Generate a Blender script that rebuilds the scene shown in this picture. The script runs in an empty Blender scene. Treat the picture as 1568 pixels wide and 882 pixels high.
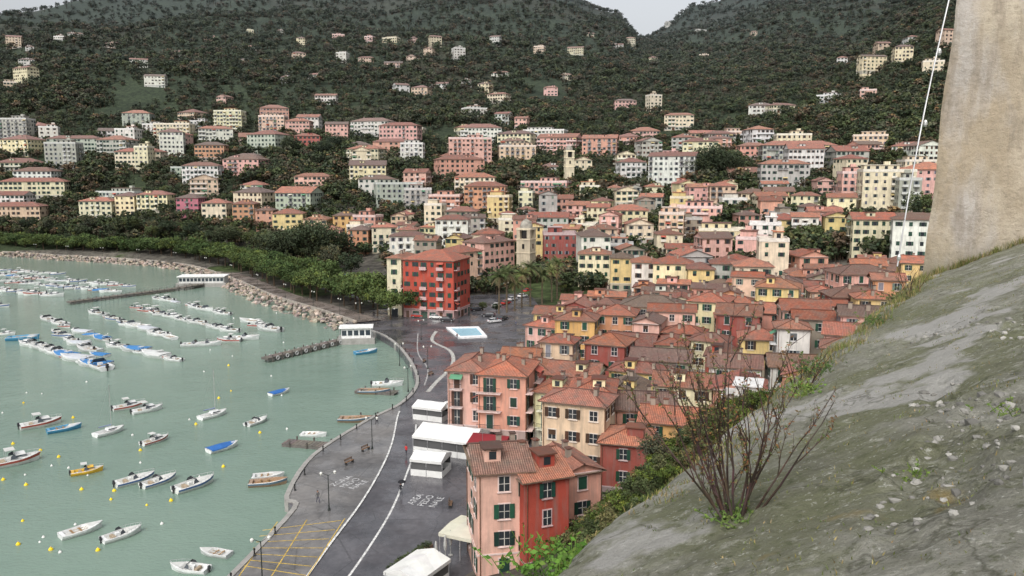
import bpy, math, random, bmesh
from mathutils import Vector, noise, Quaternion
R=random.Random(7)
sc=bpy.context.scene
sc.view_settings.view_transform='Standard'
try: sc.view_settings.look='None'
except: pass
# ---------------------------------------------------------------- survey helpers
F=1255.0; P=math.radians(7.9); CP,SP=math.cos(P),math.sin(P); CH=46.0
def ray(u,v):
    cx=(u-784)/F; cy=(441-v)/F
    return Vector((cx,CP+cy*SP,-SP+cy*CP))
def G(u,v,z=1.5):
    d=ray(u,v); t=(z-CH)/d.z
    return Vector((d.x*t,d.y*t,z))
cam=bpy.data.cameras.new('camera'); co=bpy.data.objects.new('camera',cam); sc.collection.objects.link(co)
co.location=(0,0,CH); co.rotation_euler=(math.radians(90)-P,0,0); cam.sensor_width=36; cam.lens=F/1568*36
cam.clip_start=0.1; cam.clip_end=12000; sc.camera=co
# ---------------------------------------------------------------- materials
def lin(c): return tuple(((x/255)/12.92 if x<11 else ((x/255+.055)/1.055)**2.4) for x in c)
def newmat(n):
    m=bpy.data.materials.new(n); m.use_nodes=True; nt=m.node_tree
    return m,nt,nt.nodes['Principled BSDF']
def N(nt,t,**k):
    n=nt.nodes.new(t)
    for a,b in k.items(): setattr(n,a,b)
    return n
def noisen(nt,scale,detail=4,vec=None,rough=.6):
    n=N(nt,'ShaderNodeTexNoise'); n.inputs['Scale'].default_value=scale; n.inputs['Detail'].default_value=detail; n.inputs['Roughness'].default_value=rough
    if vec is not None: nt.links.new(vec,n.inputs['Vector'])
    return n.outputs['Fac']
def mapr(nt,x,a,b,c,d):
    n=N(nt,'ShaderNodeMapRange'); nt.links.new(x,n.inputs[0])
    for i,v in enumerate((a,b,c,d)): n.inputs[i+1].default_value=v
    return n.outputs[0]
def mixc(nt,f,a,b,mode='MIX'):
    n=N(nt,'ShaderNodeMix',data_type='RGBA',blend_type=mode)
    for s,x in ((n.inputs[0],f),(n.inputs[6],a),(n.inputs[7],b)):
        if hasattr(x,'links'): nt.links.new(x,s)
        elif isinstance(x,(int,float)): s.default_value=x
        else: s.default_value=(*x[:3],1)
    return n.outputs[2]
def attr(nt): return N(nt,'ShaderNodeAttribute',attribute_name='Col').outputs['Color']
def pos(nt): return N(nt,'ShaderNodeNewGeometry').outputs['Position']
def mulv(nt,v,s):
    n=N(nt,'ShaderNodeVectorMath',operation='MULTIPLY'); nt.links.new(v,n.inputs[0]); n.inputs[1].default_value=s; return n.outputs[0]
def bump(nt,b,h,dist,st=1):
    n=N(nt,'ShaderNodeBump'); n.inputs['Strength'].default_value=st; n.inputs['Distance'].default_value=dist
    nt.links.new(h,n.inputs['Height']); nt.links.new(n.outputs[0],b.inputs['Normal'])
def painted_haze(nt,c,p,a,b2,mx,col=(.13,.155,.165)):  # aerial haze painted into the base colour, growing with world Y
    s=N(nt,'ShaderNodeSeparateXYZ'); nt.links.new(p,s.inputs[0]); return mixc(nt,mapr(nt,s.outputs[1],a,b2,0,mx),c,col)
MATS={}
def simple(key,rough=.6,spec=.3,var=.25,scale=1.0,metal=0,bd=0):
    m,nt,b=newmat(key); c=attr(nt); p=pos(nt)
    f=noisen(nt,scale,5,p)
    c=mixc(nt,1,c,mixc(nt,mapr(nt,f,.3,.7,0,1),(1-var,)*3,(1+var*.4,)*3),'MULTIPLY')
    nt.links.new(c,b.inputs['Base Color']); b.inputs['Roughness'].default_value=rough
    b.inputs['Specular IOR Level'].default_value=spec; b.inputs['Metallic'].default_value=metal
    if bd: bump(nt,b,f,bd)
    MATS[key]=m; return m,nt,b
# stucco
m,nt,b=newmat('stucco'); c=attr(nt); p=pos(nt)
f1=noisen(nt,.35,5,p); f2=noisen(nt,1,5,mulv(nt,p,(1.6,1.6,.18)))
c=mixc(nt,1,c,mixc(nt,mapr(nt,f1,.3,.72,0,1),(.72,.71,.7),(1.08,1.07,1.05)),'MULTIPLY')
c=mixc(nt,mapr(nt,f2,.47,.77,0,.6),c,(.18,.165,.145))
c=painted_haze(nt,c,p,280,1100,.36,(.31,.325,.325))
nt.links.new(c,b.inputs['Base Color']); b.inputs['Roughness'].default_value=.9; b.inputs['Specular IOR Level'].default_value=.15
bump(nt,b,noisen(nt,6,3,p),.02); MATS['stucco']=m
# roof tiles
m,nt,b=newmat('roof_tile'); c=attr(nt); p=pos(nt); uv=N(nt,'ShaderNodeUVMap').outputs[0]
w=N(nt,'ShaderNodeTexWave',wave_type='BANDS',bands_direction='X'); w.inputs['Scale'].default_value=1.25; w.inputs['Distortion'].default_value=.6; w.inputs['Detail'].default_value=1; nt.links.new(uv,w.inputs[0])
w2=N(nt,'ShaderNodeTexWave',wave_type='BANDS',bands_direction='Y',wave_profile='SAW'); w2.inputs['Scale'].default_value=.8; w2.inputs['Distortion'].default_value=.8; nt.links.new(uv,w2.inputs[0])
vo=N(nt,'ShaderNodeTexVoronoi'); vo.inputs['Scale'].default_value=2.6; nt.links.new(uv,vo.inputs['Vector'])
sep=N(nt,'ShaderNodeSeparateColor'); nt.links.new(vo.outputs['Color'],sep.inputs[0])
c=mixc(nt,mapr(nt,sep.outputs[0],0,1,0,.55),c,mixc(nt,1,c,(.45,.42,.4),'MULTIPLY'))
c=mixc(nt,mapr(nt,noisen(nt,.6,5,p),.42,.72,0,.8),c,(.15,.125,.105))
c=mixc(nt,mapr(nt,noisen(nt,2.3,5,p),.56,.72,0,.5),c,(.42,.29,.21))
c=mixc(nt,1,c,mixc(nt,mapr(nt,w.outputs['Fac'],0,.55,0,1),(.5,.47,.46),(1.12,1.1,1.08)),'MULTIPLY')
c=mixc(nt,1,c,mixc(nt,mapr(nt,w2.outputs['Fac'],0,.3,0,1),(.75,.73,.73),(1,1,1)),'MULTIPLY')
c=painted_haze(nt,c,p,280,1100,.45,(.24,.24,.24))
nt.links.new(c,b.inputs['Base Color']); b.inputs['Roughness'].default_value=.65; b.inputs['Specular IOR Level'].default_value=.4
ad=N(nt,'ShaderNodeMath',operation='ADD'); nt.links.new(w.outputs['Fac'],ad.inputs[0]); nt.links.new(w2.outputs['Fac'],ad.inputs[1])
bump(nt,b,ad.outputs[0],.06); MATS['tile']=m
simple('paint',.55,.4,.3,1.5); simple('trim',.8,.2,.25,1.0); simple('flat_roof',.85,.2,.5,.5); simple('metal',.4,.5,.3,3,.6)
simple('bark',.9,.1,.5,3,0,.03); simple('rock',.9,.2,.5,.8,0,.15); simple('gelcoat',.25,.5,.18,1.2); simple('cloth',.75,.2,.25,2); simple('canvas',.7,.25,.15,.8)
simple('rubber',.8,.2,.3,4); simple('marking',.75,.2,.55,2.2); simple('wood',.7,.25,.4,2)
m,nt,b=newmat('window_glass'); nt.links.new(attr(nt),b.inputs['Base Color']); b.inputs['Roughness'].default_value=.12; b.inputs['Specular IOR Level'].default_value=.6; MATS['glass']=m
# asphalt (wet)
m,nt,b=newmat('asphalt'); p=pos(nt); c=attr(nt)
c=mixc(nt,1,c,mixc(nt,mapr(nt,noisen(nt,.12,7,p),.35,.65,0,1),(.6,.6,.62),(1.3,1.27,1.25)),'MULTIPLY')
c=mixc(nt,1,c,mixc(nt,mapr(nt,noisen(nt,1.4,5,p),.4,.7,0,1),(.85,.85,.85),(1.15,1.15,1.15)),'MULTIPLY')
vo=N(nt,'ShaderNodeTexVoronoi',feature='DISTANCE_TO_EDGE'); vo.inputs['Scale'].default_value=.13; nt.links.new(p,vo.inputs['Vector'])
c=mixc(nt,mapr(nt,vo.outputs[0],0,.012,.5,0),c,(.02,.02,.02))
nt.links.new(c,b.inputs['Base Color']); 
nt.links.new(mapr(nt,noisen(nt,.18,5,p),.42,.62,.12,.6),b.inputs['Roughness']); bump(nt,b,noisen(nt,9,3,p),.008); MATS['asphalt']=m
# foliage
m,nt,b=newmat('foliage'); c=attr(nt); oi=N(nt,'ShaderNodeObjectInfo').outputs['Random']; p=pos(nt)
c=mixc(nt,1,c,mixc(nt,oi,(.7,.75,.75),(1.4,1.25,1.15)),'MULTIPLY'); c=painted_haze(nt,c,p,450,2000,.72,(.1,.118,.122))
nt.links.new(c,b.inputs['Base Color']); b.inputs['Roughness'].default_value=.8; b.inputs['Specular IOR Level'].default_value=.2; MATS['foliage']=m
# terrain
m,nt,b=newmat('hillside'); p=pos(nt); c=attr(nt)
c=mixc(nt,1,c,mixc(nt,mapr(nt,noisen(nt,.02,8,p,.7),.35,.65,0,1),(.6,.6,.6),(1.3,1.25,1.2)),'MULTIPLY')
c=mixc(nt,1,c,mixc(nt,mapr(nt,noisen(nt,.3,5,p),.35,.65,0,1),(.5,.5,.5),(1.25,1.25,1.2)),'MULTIPLY'); c=painted_haze(nt,c,p,450,2000,.72,(.062,.074,.076))
nt.links.new(c,b.inputs['Base Color']); b.inputs['Roughness'].default_value=.95; b.inputs['Specular IOR Level'].default_value=.1; bump(nt,b,noisen(nt,.4,5,p),.8); MATS['hill']=m
# water
m,nt,b=newmat('sea_water'); p=pos(nt)
c=mixc(nt,mapr(nt,noisen(nt,.012,5,p),.35,.65,0,1),(.13,.195,.155),(.18,.25,.2))
nt.links.new(c,b.inputs['Base Color']); b.inputs['Roughness'].default_value=.1; b.inputs['IOR'].default_value=1.33
h1=noisen(nt,1.2,3,mulv(nt,p,(1,1.6,1))); h2=noisen(nt,.25,2,p)
ad=N(nt,'ShaderNodeMath',operation='MULTIPLY_ADD'); nt.links.new(h2,ad.inputs[0]); ad.inputs[1].default_value=1.5; nt.links.new(h1,ad.inputs[2])
bump(nt,b,ad.outputs[0],.09); MATS['water']=m
# ---------------------------------------------------------------- mesh builder
class MB:
    def __init__(s): s.V=[];s.F=[];s.M=[];s.C=[];s.U=[]
    def face(s,pts,mat,col,uv=None):
        i=len(s.V); s.V.extend(tuple(p) for p in pts); n=len(pts); s.F.append(tuple(range(i,i+n))); s.M.append(mat); s.C.append((n,col)); s.U.append(uv)
    def box(s,c,sz,mat,col,yaw=0,top=1.0,bottom=False):
        ca,sa=math.cos(yaw),math.sin(yaw); P=[]
        for k,z in ((1,-sz[2]/2),(top,sz[2]/2)):
            for a,bb in ((-1,-1),(1,-1),(1,1),(-1,1)):
                x=a*sz[0]/2*k; y=bb*sz[1]/2*k; P.append((c[0]+x*ca-y*sa,c[1]+x*sa+y*ca,c[2]+z))
        for q in ((0,1,5,4),(1,2,6,5),(2,3,7,6),(3,0,4,7),(4,5,6,7))+(((3,2,1,0),) if bottom else ()):
            s.face([P[i] for i in q],mat,col)
    def tube(s,a,b,r0,r1,mat,col,n=6,cap=False):
        a=Vector(a);b=Vector(b);d=(b-a)
        if d.length<1e-6: return
        d.normalize(); x=d.orthogonal().normalized(); y=d.cross(x)
        A=[a+(x*math.cos(t)+y*math.sin(t))*r0 for t in [2*math.pi*i/n for i in range(n)]]
        B=[b+(x*math.cos(t)+y*math.sin(t))*r1 for t in [2*math.pi*i/n for i in range(n)]]
        for i in range(n): s.face([A[i],A[(i+1)%n],B[(i+1)%n],B[i]],mat,col)
        if cap: s.face(B,mat,col); s.face(A[::-1],mat,col)
    def lathe(s,c,prof,mat,col,n=10):
        for (r0,z0),(r1,z1) in zip(prof,prof[1:]):
            for i in range(n):
                a,b2=2*math.pi*i/n,2*math.pi*(i+1)/n
                f=lambda r,z,t:(c[0]+r*math.cos(t),c[1]+r*math.sin(t),c[2]+z)
                q=[f(r0,z0,a),f(r0,z0,b2),f(r1,z1,b2),f(r1,z1,a)]
                if r1<1e-5: q=q[:3]
                elif r0<1e-5: q=[q[0],q[2],q[3]]
                s.face(q,mat,col)
    def mesh(s,name,smooth=False):
        me=bpy.data.meshes.new(name); me.from_pydata(s.V,[],s.F)
        keys=[]; 
        for k in s.M:
            if k not in keys: keys.append(k)
        for k in keys: me.materials.append(MATS[k])
        me.polygons.foreach_set('material_index',[keys.index(k) for k in s.M])
        ca=me.color_attributes.new('Col','FLOAT_COLOR','CORNER'); buf=[]
        for n,c in s.C: buf.extend((c[0],c[1],c[2],1.0)*n)
        ca.data.foreach_set('color',buf)
        if any(u for u in s.U):
            ul=me.uv_layers.new(name='UVMap'); buf=[]
            for (n,_),u in zip(s.C,s.U):
                if u: 
                    for q in u: buf.extend(q)
                else: buf.extend((0.,0.)*n)
            ul.data.foreach_set('uv',buf)
        if smooth: me.polygons.foreach_set('use_smooth',[True]*len(s.F))
        me.update(); return me
    def obj(s,name,loc=(0,0,0),yaw=0,smooth=False):
        return link(name,s.mesh(name,smooth),loc,yaw)
def link(name,me,loc=(0,0,0),yaw=0,scale=1,coll=None,parent=None):
    o=bpy.data.objects.new(name,me); o.location=loc; o.rotation_euler=(0,0,yaw)
    o.scale=(scale,)*3 if not isinstance(scale,tuple) else scale
    (coll or sc.collection).objects.link(o)
    if parent: o.parent=parent
    return o
def jit(c,a=.1): 
    k=1+R.uniform(-a,a); return tuple(min(.9,x*k*(1+R.uniform(-a,a)*.4)) for x in c)
# ---------------------------------------------------------------- light
w=bpy.data.worlds.new('World'); sc.world=w; w.use_nodes=True; nt=w.node_tree; bg=nt.nodes['Background']
sk=N(nt,'ShaderNodeTexSky',sky_type='NISHITA'); sk.sun_disc=False; sk.sun_elevation=math.radians(48); sk.sun_rotation=math.radians(200); sk.dust_density=6; sk.air_density=1.0; sk.ozone_density=1
hs=N(nt,'ShaderNodeHueSaturation'); hs.inputs['Saturation'].default_value=.22; hs.inputs['Value'].default_value=1.48; nt.links.new(sk.outputs[0],hs.inputs['Color']); nt.links.new(hs.outputs[0],bg.inputs[0]); bg.inputs[1].default_value=.15
su=bpy.data.lights.new('sun','SUN'); su.energy=.6; su.angle=math.radians(28); su.color=(1,.98,.96); so=bpy.data.objects.new('sun',su); sc.collection.objects.link(so)
el=math.radians(48); az=math.radians(200); dv=Vector((math.sin(az)*math.cos(el),math.cos(az)*math.cos(el),math.sin(el))); so.rotation_euler=dv.to_track_quat('Z','Y').to_euler()
# ---------------------------------------------------------------- terrain
SC=[-.6,-.35,0,.12,.155,.22,.35,.55]
D=[0,150,250,300,350,420,470,520,600,700,850,1050,1300,1600,1900,2300,3000]
T=[[1.3,1.3,1.3,1.3,1.3,1.3,3,10,42,78,125,190,260,320,372,395,360],
   [1.3,1.3,1.3,1.3,1.3,3,10,22,45,75,120,185,260,345,455,530,500],
   [1.3,1.3,1.3,1.3,4,14,22,35,55,82,120,185,270,355,470,600,600],
   [1.3,1.3,1.4,3,8,18,28,40,58,82,115,170,240,325,410,450,400],
   [1.3,1.4,2,5,10,20,30,42,58,82,115,165,222,285,350,400,380],
   [1.3,2,4,8,13,24,35,46,62,85,120,165,225,300,385,500,520],
   [4,5,8,12,20,32,42,55,78,100,135,185,260,350,445,575,600],
   [10,11,14,18,26,40,52,70,100,145,215,280,330,400,500,600,600]]
def sm(t): return t*t*(3-2*t)
def prof(row,y):
    if y<=0: return row[0]
    for i in range(len(D)-1):
        if y<D[i+1]: return row[i]+(row[i+1]-row[i])*(y-D[i])/(D[i+1]-D[i])
    return row[-1]
def base_h(x,y):
    s=x/max(y,60)
    if s<=SC[0]: h=prof(T[0],y)
    elif s>=SC[-1]: h=prof(T[-1],y)
    else:
        for i in range(len(SC)-1):
            if s<SC[i+1]:
                t=sm((s-SC[i])/(SC[i+1]-SC[i])); h=prof(T[i],y)*(1-t)+prof(T[i+1],y)*t; break
    if y>480:
        k=min(1,(y-480)/900)
        h+=noise.fractal(Vector((x*.0035,y*.0035,0)),1,2.1,4)*34*k*(0.25+.75*min(1,abs(s-.155)*8))
    if y<180:
        h+=max(0,40*math.exp(-((x-35)**2+(y-15)**2)/3528)-6)
        h+=14*math.exp(-((x-22)/13)**2-((y-80)/15)**2)
    return h
coast_px=[(330,925),(448,797),(437,777),(478,712),(560,657),(612,630),(637,600),(630,568),(605,535),(575,517),(525,505),(470,485),(400,462),(335,432),(270,412),(180,403),(90,398),(0,392),(-150,385),(-400,378)]
coast=[G(u,v,0).xy for u,v in coast_px]
bay=[tuple(p) for p in coast]+[(-4000,coast[-1].y),(-4000,-600),(coast[0].x-50,-600)]
def inpoly(x,y,poly):
    c=False; j=len(poly)-1
    for i in range(len(poly)):
        a,b=poly[i],poly[j]
        if (a[1]>y)!=(b[1]>y) and x<(b[0]-a[0])*(y-a[1])/(b[1]-a[1])+a[0]: c=not c
        j=i
    return c
def cdist(x,y):
    p=Vector((x,y)); m=1e9
    for a,b in zip(coast,coast[1:]):
        d=b-a; t=max(0,min(1,(p-a).dot(d)/d.length_squared)); m=min(m,(p-a-d*t).length)
    return m
def frange_grow(a0,a1,st,far,g):
    L=[]; x=a0
    while x<a1: L.append(x); x+=st
    s=st
    while x<far: L.append(x); s*=g; x+=s
    L.append(far); return L
xsR=frange_grow(0,420,6,4500,1.035); xs=[-x for x in xsR[::-1][:-1]]+xsR
ys=[-600,-300,-150,-80]+frange_grow(-40,620,6,4200,1.02)
V=[];cols=[]
for y in ys:
    for x in xs:
        if inpoly(x,y,bay) or (x<60 and cdist(x,y)<4): h=-4.0
        else: h=base_h(x,y)
        V.append((x,y,h))
        if y<470 or (y<520 and x>-150): c=(.10,.095,.085) if noise.noise(Vector((x*.03,y*.03,1)))>-.1 else (.05,.07,.03)
        else:
            n=noise.noise(Vector((x*.006,y*.006,3))); c=(.036,.05,.027) if n>-.15 else (.05,.052,.032)
        if x>2 and y<100: c=(.05,.07,.03)
        cols.append(c)
nx=len(xs); Fs=[(j*nx+i,j*nx+i+1,(j+1)*nx+i+1,(j+1)*nx+i) for j in range(len(ys)-1) for i in range(nx-1)]
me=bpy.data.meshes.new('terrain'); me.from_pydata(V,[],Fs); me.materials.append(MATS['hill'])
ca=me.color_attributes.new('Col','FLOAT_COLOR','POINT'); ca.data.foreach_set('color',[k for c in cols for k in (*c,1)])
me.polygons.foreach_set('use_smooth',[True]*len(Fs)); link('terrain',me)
m=MB(); m.face([(-4500,-700,0),(60,-700,0),(60,470,0),(-4500,520,0)],'water',(1,1,1)); m.obj('sea_water')
def place(u,v,h=0,t0=None):
    d=ray(u,v); t=t0 or (250 if v<400 else 150 if v<500 else 112 if u>865 else 88)
    if t0 is None and h==0: t=60
    while t<2600:
        p=d*t; z=CH+p.z
        if z<=base_h(p.x,p.y)+h: return Vector((p.x,p.y,z)),t
        t+=1.0 if t<700 else 3
    return None
# ---------------------------------------------------------------- quay, roads
def quay_poly(name,pts,z,bot,mat,col):
    m=MB(); pts=[Vector((p[0],p[1],z)) for p in pts]
    m.face(pts,mat,col)
    for a,b2 in zip(pts,pts[1:]+pts[:1]): m.face([(a.x,a.y,bot),(b2.x,b2.y,bot),b2,a],mat,tuple(c*1.2 for c in col))
    return m.obj(name)
asp=[p for p in coast[:11]]+[G(*p).xy for p in [(560,476),(640,468),(700,455),(840,440),(850,470),(900,520),(905,640),(880,760),(840,880),(800,960),(500,985)]]
quay_poly('harbour_square_asphalt',asp,1.5,-3.5,'asphalt',(.085,.083,.09))
def smooth_path(pts,n=6):
    o=[]; q=[pts[0]]+list(pts)+[pts[-1]]
    for i in range(1,len(q)-2):
        for k in range(n):
            t=k/n; a,b,c,d=q[i-1],q[i],q[i+1],q[i+2]
            o.append(.5*((2*b)+(c-a)*t+(2*a-5*b+4*c-d)*t*t+(3*b-a-3*c+d)*t**3))
    o.append(pts[-1]); return o
def strip(name,pts,w,z,mat,col,h=0,side=0,obj=None):
    m=obj or MB(); L=[];Rr=[]
    for i,p in enumerate(pts):
        d=(pts[min(i+1,len(pts)-1)]-pts[max(i-1,0)]).normalized(); n=Vector((d.y,-d.x))
        L.append(p-n*w/2+n*side); Rr.append(p+n*w/2+n*side)
    for i in range(len(pts)-1):
        m.face([(L[i].x,L[i].y,z),(Rr[i].x,Rr[i].y,z),(Rr[i+1].x,Rr[i+1].y,z),(L[i+1].x,L[i+1].y,z)],mat,col)
        if h:
            for S in (L,Rr): m.face([(S[i].x,S[i].y,z-h),(S[i+1].x,S[i+1].y,z-h),(S[i+1].x,S[i+1].y,z),(S[i].x,S[i].y,z)],mat,col)
    if obj is None: return m.obj(name)
pavpx=[(612,630),(608,642),(600,680),(583,720),(552,772),(505,835),(455,905)]
pp=smooth_path([G(*p).xy for p in pavpx])
quay_poly('quay_pavement',[coast[i]+Vector((.3,.3)) for i in range(0,6)]+pp,1.6,1.4,'asphalt',(.15,.145,.14))
strip('quay_edge_stone',smooth_path([c for c in coast[:11]],5),.7,1.72,'trim',(.3,.29,.27),2.5,.25)
W=(.62,.62,.6)
mk=MB()
strip('',pp,.28,1.612,'marking',W,obj=mk)
strip('',smooth_path([G(*p).xy for p in [(637,650),(634,690),(624,722),(600,780),(565,838),(525,895)]]),.28,1.506,'marking',W,obj=mk)
strip('',smooth_path([G(*p).xy for p in [(668,507),(662,522),(690,538),(692,560),(668,585),(655,600)]]),.9,1.507,'marking',(.42,.41,.38),obj=mk)
strip('',smooth_path([G(*p).xy for p in [(640,510),(640,540),(655,565),(650,590)]]),.3,1.508,'marking',(.35,.34,.33),obj=mk)
mk.obj('road_line')
mk=MB(); Y=(.55,.38,.09)
for k in range(7):
    a=G(402-k*5+0,812+k*9,1.61).xy; b2=G(522-k*9,797+k*14,1.61).xy
    strip('',[a,b2],.14,1.613,'marking',Y,obj=mk)
strip('',[G(425,800).xy,G(365,885).xy],.14,1.617,'marking',Y,obj=mk); strip('',[G(528,795).xy,G(470,885).xy],.14,1.617,'marking',Y,obj=mk)
strip('',[G(470,797).xy,G(415,885).xy],.14,1.617,'marking',Y,obj=mk)
mk.obj('parking_bay_lines')
mm,nt,b=newmat('road_paint_text'); b.inputs['Roughness'].default_value=.8
nt.links.new(mixc(nt,mapr(nt,noisen(nt,2.5,5,pos(nt)),.4,.6,0,1),(.25,.25,.25),(.55,.55,.55)),b.inputs['Base Color'])
def stencil(u,v,rows,ang,size,z=1.51):
    for i,t in enumerate(rows):
        c=bpy.data.curves.new('road_text','FONT'); c.body=t; c.size=size; c.align_x='CENTER'
        o=bpy.data.objects.new('road_text_marking',c); sc.collection.objects.link(o)
        p=G(u,v,z); a=math.radians(ang); o.location=(p.x+math.sin(a)*i*size*1.05,p.y-math.cos(a)*i*size*1.05,z); o.rotation_euler=(0,0,a)
        c.materials.append(mm)
stencil(527,737,['ZONA','PEDO','NALE'],62,1.5,1.615)
stencil(641,765,['AREA','PEDO','NALE'],72,1.5)
# promenade and rocks
far=smooth_path(coast[10:],5)
strip('promenade_walk',far,8,1.75,'asphalt',(.2,.17,.15),2.5,8.5)
strip('sea_wall',far,.5,2.3,'trim',(.33,.3,.26),2.5,4.5)
strip('coast_road',far,8,1.7,'asphalt',(.09,.088,.09),.6,30)
bm=bmesh.new(); bmesh.ops.create_icosphere(bm,subdivisions=1,radius=1); bm.verts.index_update()
IV=[v.co.copy() for v in bm.verts]; IF=[[v.index for v in f.verts] for f in bm.faces]; bm.free()
m=MB()
def rock(m,p,s):
    o=[v*R.uniform(.65,1.15) for v in IV]; a=R.uniform(0,6.28); ca,sa=math.cos(a),math.sin(a); sx,sy,sz=s*R.uniform(.7,1.3),s*R.uniform(.7,1.2),s*R.uniform(.5,.9)
    w=[(p[0]+(v.x*sx*ca-v.y*sy*sa),p[1]+(v.x*sx*sa+v.y*sy*ca),p[2]+v.z*sz) for v in o]
    c=jit(R.choice([(.36,.29,.23),(.3,.25,.21),(.42,.36,.3),(.22,.19,.17)]),.15)
    for f in IF: m.face([w[i] for i in f],'rock',c)
for i in range(len(far)-1):
    a,b2=far[i],far[i+1]; d=b2-a; L=d.length; dn=d.normalized(); n=Vector((dn.y,-dn.x))
    for k in range(int(L*3.2)):
        o=R.uniform(-3.2,4.2); q=a+d*R.random()+n*o; rock(m,(q.x,q.y,-.3+(o+3.2)*.3+R.uniform(-.2,.3)),R.uniform(.5,1.15))
m.obj('rock_breakwater')
# ---------------------------------------------------------------- buildings
rects=[]
def corners(x,y,w,d,yaw):
    ca,sa=math.cos(yaw),math.sin(yaw)
    return [(x+a*w/2*ca-b*d/2*sa,y+a*w/2*sa+b*d/2*ca) for a,b in ((-1,-1),(1,-1),(1,1),(-1,1))]
def hit(x,y,w,d,yaw,gap=0):
    c1=corners(x,y,w+gap,d+gap,yaw); r=math.hypot(w,d)/2
    for (X,Y2,r2,c2,yw) in rects:
        if (X-x)**2+(Y2-y)**2>(r+r2+gap)**2: continue
        sep=False
        for ang in (yaw,yaw+math.pi/2,yw,yw+math.pi/2):
            ax,ay=math.cos(ang),math.sin(ang)
            p1=[c[0]*ax+c[1]*ay for c in c1]; p2=[c[0]*ax+c[1]*ay for c in c2]
            if max(p1)<=min(p2)+.3 or max(p2)<=min(p1)+.3: sep=True;break
        if not sep: return True
    return False
WALL={k:lin(v) for k,v in dict(pink=(214,168,156),salmon=(204,150,132),red=(168,78,64),dred=(146,80,72),cream=(218,207,178),yellow=(214,192,134),ochre=(204,164,106),orange=(198,144,110),white=(214,212,205),grey=(174,171,164),green=(172,180,164),peach=(212,184,158),stone=(146,137,122),paleyel=(222,211,170),mag=(182,104,122)).items()}
ROOF=[lin(c) for c in ((172,102,80),(156,90,70),(184,116,90),(146,94,78),(168,110,92),(190,124,98),(134,100,88),(122,98,88))]
GREEN=(.015,.055,.035); BROWN=(.07,.035,.02); GREY=(.16,.17,.17)
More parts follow.
